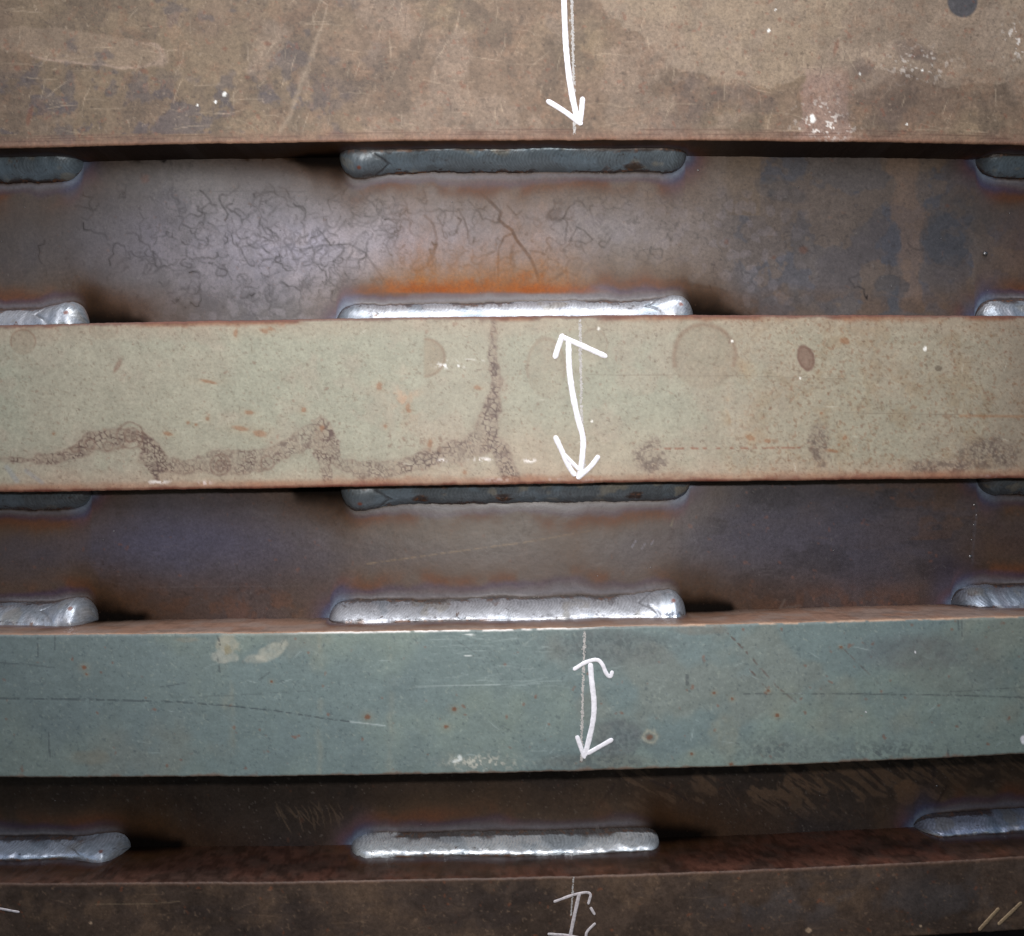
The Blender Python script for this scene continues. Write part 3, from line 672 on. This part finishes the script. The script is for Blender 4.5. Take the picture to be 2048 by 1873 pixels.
    P.mix((1 - sst(3, 8, np.abs(v - E_T(u) - 31) + 6 * (P.n(12, 3, 3) - .5))) * sst(.48, .56, P.n(34, 4, 4, .7)) * sst(180, 330, u) * (1 - sst(660, 720, u)) * .9, (16, 13, 13), .5)
    freckles(P, 8, .74, (52, 44, 44), .5, 5); freckles(P, 5, .82, (150, 142, 138), .4, 2); freckles(P, 11, .82, (126, 88, 68), .4, 1)
    P.mix(gauss(v - 382 - (u - 300) * .006, 1.2) * (u > 380) * (u < 640) * .4, (60, 54, 52))
    scratches(P, 40, 31, (10, 50), 40, (70, 62, 62), .4, (0, 2048, 320, 630))
def paint_Bw(P):
    u, v = P.u, P.v
    P.r[:] = .40
    P.mix(sst(.45, .62, P.n(220, 4, 4)) * .5, (96, 82, 78)); P.mix(sst(.5, .65, P.n(90, 2, 5, .6, (2, 1))) * .4, (76, 74, 88))
    mid = gauss(np.hypot((u - 900) / 340, (v - 1080) / 110), 1); P.mix(mid * .5, (116, 100, 94))
    P.mix(gauss(np.hypot((u - 370) / 280, (v - 1080) / 70), 1) * .75, (94, 92, 116), .38)
    P.mix(gauss(np.hypot((u - 1560) / 300, (v - 1080) / 70), 1) * .6, (86, 84, 102), .38)
    P.mix(gauss(np.hypot((u - 950) / 260, (v - 1050) / 50), 1) * .4, (122, 116, 100))
    P.mix(sst(1120, 1215, v) * .45, (96, 68, 54)); P.mix(sst(1930, 1990, u) * .3, (96, 68, 56))
    P.mul(.86 + .28 * P.n(14, 3, 4, .65, (2, 1)))
    P.mix(gauss(np.hypot((u - 850) / 220, (v - 1040) / 40), 1) * (1 - sst(.0, .02, np.abs(fbm(u + 20 * P.n(20, 2, 2), v, 26, 3, 2) - .5))) * sst(.45, .6, P.n(50, 1, 3)) * .6, (84, 58, 50))
    wm = sst(.5, .62, P.n(40, 3, 5, .6)); P.mix(wm * sst(1150, 1215, v) * .5, (116, 74, 52))
    P.mix(sst(.52, .62, P.n(60, 6, 5, .6, (2, 1))) * sst(1350, 1450, u) * .4, (62, 58, 62)); P.mix(sst(.58, .68, P.n(40, 1, 4, .6, (2, 1))) * sst(1600, 1700, u) * (v < 1080) * .5, (104, 78, 66))
    for p, w_, al, c in (([(735, 1128), (900, 1105), (1050, 1085), (1180, 1062)], 2.0, .75, (168, 142, 112)), ([(1043, 1030), (1050, 1052), (1044, 1070)], 3, .6, (56, 44, 42)), ([(1068, 1034), (1066, 1054), (1056, 1072)], 3, .6, (56, 44, 42)), ([(1218, 1018), (1240, 1038), (1252, 1046)], 2.4, .5, (60, 46, 42)),
                         ([(300, 1175), (700, 1172)], 1.5, .25, (120, 110, 110)), ([(1600, 1212), (1560, 1218), (1570, 1200)], 4, .3, (150, 135, 125)),
                         ([(1342, 1052), (1348, 1034)], 2, .7, (190, 186, 150)), ([(1350, 1028), (1356, 1012)], 2, .6, (190, 186, 170)), ([(1264, 1094), (1272, 1082)], 1.6, .6, (170, 170, 190)), ([(1284, 1098), (1290, 1088)], 1.6, .6, (170, 170, 190)), ([(1302, 1090), (1308, 1080)], 1.6, .6, (170, 170, 190)),
                         ([(1955, 1000), (1948, 1060), (1944, 1130)], 4, .4, (120, 124, 140))):
        m, t, d = P.line(p, w_, 1.5); P.mix(m * al * sst(.2, .5, P.n(8, 2, 3)), c)
    P.mix(gauss(np.hypot((u - 1165) / 75, (v - 1036) / 22), 1) * .75, (88, 46, 28)); P.mix(gauss(np.hypot((u - 1165) / 60, (v - 1016) / 14), 1) * .75, (66, 62, 98), .35)
    P.mix(gauss(np.hypot((u - 1165) / 90, (v - 1160) / 14), 1) * .6, (60, 44, 66)); P.mix(gauss(np.hypot((u - 1960) / 90, (v - 1140) / 22), 1) * .85, (30, 24, 40), .4)
    P.mix(gauss(np.hypot((u - 2000) / 90, (v - 1095) / 26), 1) * .45, (92, 62, 48))
    P.mix(gauss(np.hypot((u - 1900) / 34, (v - 1180) / 50), 1) * .5, (64, 74, 112), .35)
    freckles(P, 8, .75, (50, 40, 40), .45, 5); freckles(P, 5, .82, (140, 132, 128), .4, 2); freckles(P, 12, .8, (140, 84, 60), .5, 1)
    scratches(P, 60, 41, (0, 10), 60, (110, 100, 104), .35, (0, 2048, 990, 1220)); scratches(P, 40, 42, (12, 25), 40, (50, 44, 46), .35, (0, 2048, 990, 1220))
def paint_C(P):
    u, v = P.u, P.v
    P.r[:] = .42
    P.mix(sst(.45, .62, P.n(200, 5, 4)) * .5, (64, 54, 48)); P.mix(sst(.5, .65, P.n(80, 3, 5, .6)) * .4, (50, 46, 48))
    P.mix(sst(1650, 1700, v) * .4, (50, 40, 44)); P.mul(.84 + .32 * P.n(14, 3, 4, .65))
    # scoured tan smears running down to the right
    dirv = P.n(13, 2, 3, .5); rx = u * .82 + v * .57; ry = -u * .57 + v * .82
    st = fbm(rx * .16, ry, 7, 4, 3); blot = sst(.48, .60, P.n(60, 6, 4))
    up = 1 - sst(1590, 1650, v)
    P.mix(up * blot * sst(.44, .56, st) * sst(1080, 1330, u) * .85, (128, 100, 78)); P.mix(up * blot * .35 * sst(500, 900, u), (86, 68, 56))
    m, q = P.ell(1812, 1585, 24, 26, -35, .12, .2, 2); P.mix(m * .8, (128, 96, 72)); m, q = P.ell(1590, 1600, 14, 22, 10, .15, .4, 2); P.mix(m * .6, (112, 88, 68))
    m, t, d = P.line([(1300, 1460 + 100), (1345, 1580), (1380, 1605)], 3, 2); P.mix(m * .5, (40, 44, 56))
    m, t, d = P.line([(1893, 1572), (1880, 1595), (1868, 1614)], 4, 2); P.mix(m * .8, (26, 26, 40)); m, t, d = P.line([(1228, 1570), (1215, 1590), (1198, 1612)], 6, 3); P.mix(m * .6, (34, 36, 48)); m, t, d = P.line([(1868, 1535), (1866, 1560)], 5, 3); P.mix(m * .5, (36, 38, 50))
    scratches(P, 34, 51, (62, 10), 46, (124, 100, 78), .8, (545, 680, 1600, 1640)); scratches(P, 30, 52, (55, 20), 30, (112, 88, 72), .6, (1350, 1600, 1560, 1600)); scratches(P, 24, 53, (40, 30), 50, (108, 84, 66), .5, (1500, 2000, 1550, 1620))
    scratches(P, 50, 54, (30, 60), 40, (88, 74, 64), .4, (0, 2048, 1570, 1690))
    freckles(P, 5, .78, (140, 126, 116), .6, 2); freckles(P, 12, .8, (110, 66, 44), .5, 1)
def make_web(e0, e1, f0, f1, painter, base, label, step=2.4, top=None, bot=None):
    XW = (UC - CX) * KB
    z0 = corner_z(e0, f0, XW) if e0 else np.full(XW.shape, top)
    z1 = corner_z(e1, f1, XW) if e1 else np.full(XW.shape, bot)
    zt = z0 + (12 if e0 else 0); zb = z1 - (12 if e1 else 0)
    n = int(np.mean(zt - zb) / (step * KB)) + 1
    t = np.linspace(0, 1, n)[:, None]
    Z = zt[None, :] * (1 - t) + zb[None, :] * t
    X = np.repeat(XW[None, :], n, 0)
    U = X / KB + CX; V = CY - Z / KB
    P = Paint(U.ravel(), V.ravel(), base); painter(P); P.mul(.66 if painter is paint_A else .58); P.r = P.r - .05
    lst = []
    for w in W:
        if w['edge'] is e0 or w['edge'] is e1:
            zc = corner_z(w['edge'], w['f'], X)
            a_, b_, k_, d_ = legs(w, X.ravel())
            q = (np.abs(Z - zc)).ravel() - a_
            lst.append((w, q, X.ravel(), np.abs(Z - zc).ravel()))
    tint(P, X.ravel(), lst, 1.0)
    if painter is paint_A:   # keep the orange flame of the long weld over the tint
        u, v = P.u, P.v; o_ = sst(690, 830, u) * (1 - sst(1060, 1240, u)); nn = P.n(40, 2, 3)
        n4 = P.n(16, 5, 4, .7)
        toe = 588 - 4 * nn; up_ = toe - v
        hh = 24 + 100 * fbm(u, v * .25, 42, 2, 4, .6) * sst(700, 860, u); pr = np.exp(-np.maximum(up_, 0) / hh) * sst(-4, 5, up_)
        P.mix(o_ * pr * (.55 + .8 * n4) * (.6 + .7 * P.n(22, 1, 4, .6, (1, 3))), (136, 86, 34), .72)
        P.mix(o_ * gauss(up_ - 5, 7 + 20 * nn * n4 * 2) * sst(-4, 3, up_) * (.55 + .8 * n4) * (.3 + 1.0 * P.n(36, 6, 4)), (134, 66, 6), .8)
    Y = (fbm(X, Z, 340, 3, 2) - .5) * 9 + (fbm(X, Z, 16, 2, 3) - .5) * .3
    if painter is paint_A:    # the sheet is slightly dished between its welds
        Y = Y
    # close it as a plate with a back
    R, C = X.shape; th = 35.0
    X = np.vstack([X[:1], X, X[-1:]]); Z = np.vstack([Z[:1], Z, Z[-1:]]); Y = np.vstack([np.full((1, C), th), Y, np.full((1, C), th)])
    pad = lambda a, R=R: np.vstack([a.reshape(R, C, -1)[:1], a.reshape(R, C, -1), a.reshape(R, C, -1)[-1:]]).reshape((R + 2) * C, -1)
    R += 2
    caps = [list(range(0, R * C, C)), list(range(C - 1, R * C, C))[::-1], [(R - 1) * C + C - 1, (R - 1) * C, 0, C - 1]]
    return grid_mesh('web_plate', X, Y, Z, M_WEB, root, pad(P.c), pad(P.r).ravel(), pad(P.m).ravel(), caps, label=label)
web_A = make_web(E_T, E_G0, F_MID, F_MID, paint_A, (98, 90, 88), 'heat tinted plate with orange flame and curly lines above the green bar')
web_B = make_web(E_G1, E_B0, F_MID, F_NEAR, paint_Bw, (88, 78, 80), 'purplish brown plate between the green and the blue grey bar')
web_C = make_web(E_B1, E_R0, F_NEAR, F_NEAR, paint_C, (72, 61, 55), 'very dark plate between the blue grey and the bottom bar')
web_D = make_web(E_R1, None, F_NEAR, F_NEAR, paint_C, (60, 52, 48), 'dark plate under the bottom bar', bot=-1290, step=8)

# ------------------------------------------------------------------ weld beads
def make_weld(w):
    x0 = (w['u0'] - CX) * KB; x1 = (w['u1'] - CX) * KB
    xa = max(x0, -1180 * KB * 1.08); xb = min(x1, 1180 * KB * 1.08)
    nx = int((xb - xa) / 2.2); t = np.linspace(0, 1, nx)
    tt = t.copy()
    xs = xa + (xb - xa) * tt
    # finer steps near the real ends
    e = []
    if xa == x0: e.append(x0 + 80 * np.linspace(0, 1, 60)[:-1] ** 2)
    if xb == x1: e.append(x1 - 80 * np.linspace(0, 1, 60)[:-1] ** 2)
    keep = xs
    if xa == x0: keep = keep[keep >= x0 + 80]
    if xb == x1: keep = keep[keep <= x1 - 80]
    xs = np.sort(np.concatenate([keep] + e))
    a_, b_, k_, dm = legs(w, xs)
    nc = 46; s = np.linspace(0, 1, nc)[:, None]
    sg = 1 if w['up'] else -1
    zc = corner_z(w['edge'], w['f'], xs)[None, :]
    a = a_[None, :]; b = b_[None, :]
    # straight face from plate toe (s=0) to bar toe (s=1), bulged outward
    bul = np.sin(np.pi * s) ** .7 * ((.36 if w['edge'] is E_R0 else .2) + .22 * dm[None, :]) * (np.minimum(a, b) if w['edge'] is not E_R0 else (a + b) * .3)
    nz, ny = b / np.hypot(a, b).clip(1e-6), a / np.hypot(a, b).clip(1e-6)
    X = np.repeat(xs[None, :], nc, 0)
    # solidified ripples: arcs bowed along the travel
    ph = (X + (22 if w['e1'] == 'soot' else -22) * (1 - (2 * s - 1) ** 2) * -1 + 24 * s + (fbm(X, s * 60, 40, w['seed'], 3) - .5) * 14)
    rip = np.sin(ph * 2 * np.pi / 7.5 + 3 * fbm(X, s * 50, 60, 2, 2)) * .18 * (.3 + 1.2 * fbm(X, s * 40, 50, 3, 3))
    lump = (fbm(X, s * 60, 90, w['seed'] + 1, 2) - .5) * 2 + (fbm(X, s * 60, 14, w['seed'] + 3, 3) - .5) * 1.0
    if w['edge'] is E_R0: lump = lump * 1.7 + (fbm(X, s * 60, 24, w['seed'] + 2, 3) - .5) * 4.5
    env = np.sin(np.pi * s) ** .5 * k_[None, :]
    lump = lump + (fbm(X, s * 60, 6, w['seed'] + 6, 2) - .5) * 2.6 * (1 - sst(3, 10, np.minimum(s, 1 - s) * 62))
    off = bul + (rip + lump) * env
    # start-stop seam of the crater
    if w['dome']:
        xd = (x1 - 95) if w['dome'] == 'r' else (x0 + 105)
        g = 1 if w['dome'] == 'r' else -1
        seam = np.abs((X - xd) * g - 38 * np.abs(2 * s - 1) + 8 + (fbm(X, s * 50, 18, 5, 2) - .5) * 10)
        off = off - gauss(seam, 4) * 3.0 * env
    Zl = (1 - s) * a; Yl = s * b
    if w['edge'] is E_R0:      # fuller, rounder beads
        c_, s_ = np.cos(s * np.pi / 2), np.sin(s * np.pi / 2)
        Zl = a * c_ ** .8; Yl = b * s_ ** .8; off = off - bul
    Z = zc + sg * (Zl + nz * off); Y = -(Yl + ny * off) - .4
    Z = Z + sg * .4
    # keep outside: toes sink slightly into the plates
    toe = (s <= 0.0) | (s >= 1.0)
    Y = np.where(s <= 0.0, 2.0, Y); Z = np.where(s >= 1.0, zc - sg * 2.0, Z)
    v = s * (a + b) / 1.25
    vv = np.repeat(s * 62, X.shape[1], 1)
    base = ((244, 250, 254) if w['u0'] == 704 else (205, 214, 228) if w['u0'] < 0 else (160, 168, 188)) if w['edge'] is E_R0 else (168, 169, 174) if w['edge'] is E_G0 else (186, 187, 192) if w['bright'] >= 1 else ((150, 154, 165) if w['up'] else ((86, 94, 100) if w['edge'] is E_G1 else (98, 108, 116)))  # down-facing beads darker than up-facing ones: their shade is in the base colour
    P = Paint(X.ravel(), vv.ravel(), base)
    sl = np.repeat(s, X.shape[1], 1).ravel()
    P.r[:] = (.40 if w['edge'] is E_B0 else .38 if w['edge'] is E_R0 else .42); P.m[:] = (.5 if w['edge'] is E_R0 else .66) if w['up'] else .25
    P.mul(.84 + .32 * P.n(30, 3, 4)); P.mul(1 + .9 * (rip.ravel())); P.mul(1 + .3 * np.sin((P.u + 26 * np.repeat(s, X.shape[1], 1).ravel() + 14 * (P.n(40, 2, 3) - .5)) * 2 * np.pi / 5.2) * P.n(60, 4, 3))
    sd = w['seed']
    # iridescent blue-grey and yellow patches
    tl = np.minimum(sl * 62, (1 - sl) * 62)
    gl = (1 - sst(4, 9, tl)) * sst(.5, .6, P.n(9, sd + 3, 3)) * sst(.38, .5, P.n(70, sd + 1, 2))
    if w['up']: P.mix(gl, (225, 228, 232), .14, .9)  # polished chips at the toes, glints painted in as bright colour
    P.mix(sst(.5, .68, P.n(60, sd, 4)) * .45, (112, 130, 144)); P.mix(sst(.62, .74, P.n(46, sd + 2, 3)) * .35, (160, 150, 128))
    # brown glassy slag along both toes and a few islands
    e0_ = sl * 62; e1_ = (1 - sl) * 62
    nn = P.n(26, sd + 1, 4, .6); n2 = P.n(90, sd + 4, 2)
    slag = (1 - sst((8 if w['up'] else 4), (12 if w['up'] else 8) + (26 if w['edge'] is E_R0 else 52 if w['up'] else 34) * np.clip(nn - .42, 0, 1) * 2, e0_)) * sst(.33, .45, n2 + .1)
    slag = np.maximum(slag, (1 - sst(1.5, 4 + 12 * np.clip(nn - .45, 0, 1) * 2, e1_)) * sst(.4, .55, n2 + .05))
    isl = sst(.72, .84, P.n(18, sd + 5, 4, .7)) * (np.abs(sl - .5) > .12)
    slag = np.maximum(slag, isl * .9)
    if w['edge'] is E_T and w['u0'] == 680: slag = np.maximum(slag, .95 * (1 - sst(.6, 1.3, np.hypot((X.ravel() - (1262 - CX) * KB) / 24, (sl - .28) / .2) + (P.n(10, 3, 3, .6, (3, 1)) - .5) * 1.3)))
    if w['edge'] is E_G1 and w['u0'] == 682:
        for uu in (843, 1008, 1268): slag = np.maximum(slag, .95 * (1 - sst(.6, 1.2, np.hypot((X.ravel() - (uu - CX) * KB) / 20, (sl - .45) / .2) + (P.n(9, 3, 3, .6, (3, 1)) - .5) * .9)))
    P.mix(slag * .92, (50, 32, 22), .5, 0.0); P.r = np.where((slag > .3) & ((sl < .5) | w['up']), .17, P.r)
    P.mix(slag * sst(.6, .7, P.n(8, 2, 2)) * .5, (120, 76, 42))
    if w['e0'] == 'blue':
        P.mix(gauss(np.maximum(P.u - x0, 0), 22) * .7, (36, 28, 26), .25, .2)
    if w['dome']:
        P.mix(gauss(seam.ravel(), 4) * .6, (50, 40, 36), .3, .3)
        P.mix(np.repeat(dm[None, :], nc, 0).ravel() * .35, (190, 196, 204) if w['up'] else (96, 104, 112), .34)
        m, q = P.ell((x1 - 34) if w['dome'] == 'r' else (x0 + 48), 40 if w['up'] else 34, 5, 4, 0, .4, .3); P.mix(m * .85, (110, 52, 26), .4, 0)
    freckles(P, 7, .76, (60, 50, 46), .6, sd)
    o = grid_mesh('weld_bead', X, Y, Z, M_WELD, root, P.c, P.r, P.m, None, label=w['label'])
    # correct facing for both kinds
    return o
for w in W: make_weld(w)

# ------------------------------------------------------------------ spatter balls on the plates
import bmesh
def spatter(parent, pts):
    bm = bmesh.new()
    for x, y, z, r in pts:
        ret = bmesh.ops.create_icosphere(bm, subdivisions=2, radius=r * S)
        for vt in ret['verts']:
            vt.co = vt.co * 1.0; vt.co.y *= .7
            vt.co += Vector((x, y, z)) * S
    me = bpy.data.meshes.new('weld_spatter'); bm.to_mesh(me); bm.free()
    for p in me.polygons: p.use_smooth = True
    n = len(me.vertices)
    at = me.attributes.new('tone', 'FLOAT_COLOR', 'POINT'); at.data.foreach_set('color', np.tile([.25, .24, .24, 1], n).astype(np.float32))
    at = me.attributes.new('gloss', 'FLOAT', 'POINT'); at.data.foreach_set('value', np.full(n, .3, np.float32))
    at = me.attributes.new('metal', 'FLOAT', 'POINT'); at.data.foreach_set('value', np.full(n, .9, np.float32))
    me.materials.append(M_WELD)
    o = bpy.data.objects.new('weld_spatter', me); sc.collection.objects.link(o); o.parent = parent; o['kind'] = 'stuff'
r_ = np.random.RandomState(5)
def web_pts(vlo, vhi, n, fixed=()):
    out = []
    for _ in range(n):
        u_, v_ = r_.uniform(0, 2048), r_.uniform(vlo, vhi)
        out.append(((u_ - CX) * KB, -1, -(v_ - CY) * KB, r_.uniform(.7, 1.5)))
    for (u_, v_, rr) in fixed: out.append(((u_ - CX) * KB, -1, -(v_ - CY) * KB, rr))
    return out
spatter(web_A, web_pts(370, 590, 16, [(1970, 508, 5.5), (1396, 341, 2.5), (1360, 605, 2)]))
spatter(web_B, web_pts(1030, 1160, 14, [(1948, 1010, 3.2), (1952, 1030, 2.2), (1947, 1050, 2.4), (1943, 1080, 2), (1940, 1113, 4), (1233, 999, 3.5)]))
spatter(web_C, web_pts(1590, 1650, 6, [(1873, 1572, 2.5)]))

# ------------------------------------------------------------------ marker strokes and chalk lines on the bars
def smooth_pts(pts, n=3):
    p = np.array(pts, float)
    if len(p) < 3: return p
    for _ in range(n):
        q = [p[0]]
        for i in range(len(p) - 1):
            q.append(p[i] * .75 + p[i + 1] * .25); q.append(p[i] * .25 + p[i + 1] * .75)
        q.append(p[-1]); p = np.array(q)
    return p
def strokes(name, parent, f, lines, mat, label=None, seed=0):
    kf = (D + f) / D; rr = np.random.RandomState(seed)
    bm = bmesh.new()
    for li, (pts, wd) in enumerate(lines):
        p = smooth_pts(pts, 3)
        # resample at 3 units
        seg = np.hypot(*np.diff(p, axis=0).T); L = np.concatenate([[0], np.cumsum(seg)])
        m = max(int(L[-1] / 2.5), 3); s = np.linspace(0, L[-1], m)
        p = np.stack([np.interp(s, L, p[:, 0]), np.interp(s, L, p[:, 1])], 1)
        tg = np.gradient(p, axis=0); tg /= np.hypot(tg[:, 0], tg[:, 1])[:, None] + 1e-9
        nr = np.stack([-tg[:, 1], tg[:, 0]], 1)
        # rounded ends
        P0 = [p[0] - tg[0] * wd * .5 * math.cos(a) for a in np.radians([12, 40, 65])]
        P1 = [p[-1] + tg[-1] * wd * .5 * math.cos(a) for a in np.radians([65, 40, 12])]
        hw0 = [wd * .5 * math.sin(a) for a in np.radians([12, 40, 65])]; hw1 = hw0[::-1]
        pc = np.vstack([P0, p, P1]); nn = np.vstack([[nr[0]] * 3, nr, [nr[-1]] * 3]); hw = np.concatenate([hw0, np.full(m, wd * .5), hw1])
        jit = (vn(np.arange(len(pc)) * .35 + 10 * li, np.full(len(pc), seed + .5), 1) - .5) * .2 + (vn(np.arange(len(pc)) * .9 + 10 * li, np.full(len(pc), seed + 7.5), 2) - .5) * .08
        prev = None; H = 1.0 + .12 * li; sf = bar_relief(pc[:, 0], pc[:, 1])
        for i in range(len(pc)):
            row = []
            for j, q in enumerate((-1, -.8, -.4, 0, .4, .8, 1)):
                hgt = (-1.2, .75, .95, 1, .95, .75, -1.2)[j] * H
                w2 = hw[i] * (1 + jit[i])
                x, y = pc[i] + nn[i] * q * w2
                yy = f + sf[i] - hgt
                row.append(bm.verts.new(((x - CX) * kf * S, (yy - YB) * S, -(y - CY) * kf * S)))
            if prev:
                for j in range(6): bm.faces.new((prev[j], row[j], row[j + 1], prev[j + 1])).smooth = True
            prev = row
    bmesh.ops.recalc_face_normals(bm, faces=bm.faces)
    me = bpy.data.meshes.new(name); bm.to_mesh(me); bm.free(); me.materials.append(mat)
    o = bpy.data.objects.new(name, me); sc.collection.objects.link(o); o.parent = parent
    if label: o['label'] = label
    return o
def chalk(parent, f, pts, w0, dens=2.6, seed=1):
    kf = (D + f) / D; rr = np.random.RandomState(seed); p = smooth_pts(pts, 2)
    seg = np.hypot(*np.diff(p, axis=0).T); L = np.concatenate([[0], np.cumsum(seg)])
    bm = bmesh.new(); n = int(L[-1] * dens)
    for i in range(n):
        s = rr.uniform(0, L[-1]); x = np.interp(s, L, p[:, 0]) + rr.normal() * w0 * .27; y = np.interp(s, L, p[:, 1])
        a = rr.uniform(.5, 1.2); l = rr.uniform(.7, 2.4); k = rr.uniform(-.5, .5); sf = float(bar_relief(np.array([x]), np.array([y]))[0])
        vs = []
        for dx, dy, h in ((-a, -l, 0), (a, -l * .8, 0), (a * 1.1, l, 0), (-a * .9, l * .9, 0), (0, 0, 1)):
            vs.append(bm.verts.new(((x + dx + k * dy - CX) * kf * S, (f + sf - .12 - .3 * h - YB) * S, -(y + dy - CY) * kf * S)))
        for j in range(4): bm.faces.new((vs[j], vs[(j + 1) % 4], vs[4]))
    bmesh.ops.recalc_face_normals(bm, faces=bm.faces)
    me = bpy.data.meshes.new('chalk_line'); bm.to_mesh(me); bm.free(); me.materials.append(M_CHALK)
    o = bpy.data.objects.new('chalk_line', me); sc.collection.objects.link(o); o.parent = parent
strokes('marker_arrow', bar_T, F_MID, [([(1127, -60), (1128, 0), (1130, 60), (1133, 110), (1140, 170), (1147, 205), (1156, 242)], 13), ([(1098, 204), (1125, 220), (1160, 246)], 12), ([(1165, 200), (1163, 225), (1160, 244)], 12)], M_MARK, 'white arrow pointing down to the bar edge', 1)
chalk(bar_T, F_MID, [(1143, -60), (1145, 60), (1147, 160), (1149, 268)], 5, 2.4, 1)
strokes('marker_arrow', bar_G, F_MID, [([(1111, 712), (1117, 692), (1124, 674)], 13), ([(1124, 674), (1165, 692), (1209, 712)], 12),
        ([(1137, 686), (1138, 739), (1146, 794), (1157, 843), (1167, 874), (1166, 905), (1160, 951)], 13), ([(1112, 877), (1127, 909), (1140, 938), (1148, 948)], 12), ([(1128, 909), (1145, 926), (1156, 938)], 9), ([(1195, 916), (1182, 934), (1158, 954)], 12)], M_MARK, 'white double headed arrow across the green bar', 2)
chalk(bar_G, F_MID, [(1160, 640), (1162, 739), (1163, 843), (1169, 945)], 5, 2.0, 2)
strokes('marker_arrow', bar_B, F_NEAR, [([(1150, 1338), (1170, 1325), (1195, 1318), (1206, 1330), (1212, 1348), (1221, 1356), (1224, 1346)], 9), ([(1181, 1332), (1184, 1370), (1189, 1405), (1187, 1440), (1180, 1472), (1171, 1508)], 12),
        ([(1155, 1476), (1160, 1491), (1168, 1513)], 10), ([(1222, 1481), (1178, 1506)], 10)], M_MARK, 'white double headed arrow across the blue grey bar', 3)
chalk(bar_B, F_NEAR, [(1169, 1262), (1165, 1401), (1163, 1524)], 4.5, 1.6, 3)
strokes('marker_arrow', bar_R, F_NEAR, [([(1110, 1803), (1150, 1788), (1184, 1783), (1177, 1806)], 6), ([(1158, 1790), (1150, 1825), (1141, 1869)], 8), ([(1098, 1868), (1144, 1871), (1170, 1880)], 6), ([(1182, 1817), (1188, 1827)], 6), ([(1189, 1848), (1173, 1863), (1172, 1872)], 6)], M_MARK_DULL, 'thin white arrow across the bottom bar', 4)
chalk(bar_R, F_NEAR, [(1147, 1754), (1142, 1832)], 2.5, 1.2, 4)
strokes('marker_stroke', bar_R, F_NEAR, [([(-20, 1814), (15, 1820), (37, 1824)], 5)], M_MARK_DULL, 'end of a thin white stroke at the left frame edge', 5)
strokes('marker_stroke', bar_R, F_NEAR, [([(1959, 1858), (1995, 1819)], 8)], M_MARK_TAN, 'left one of two faded tan strokes', 6)
strokes('marker_stroke', bar_R, F_NEAR, [([(1998, 1847), (2040, 1807)], 8)], M_MARK_TAN, 'right one of two faded tan strokes', 7)
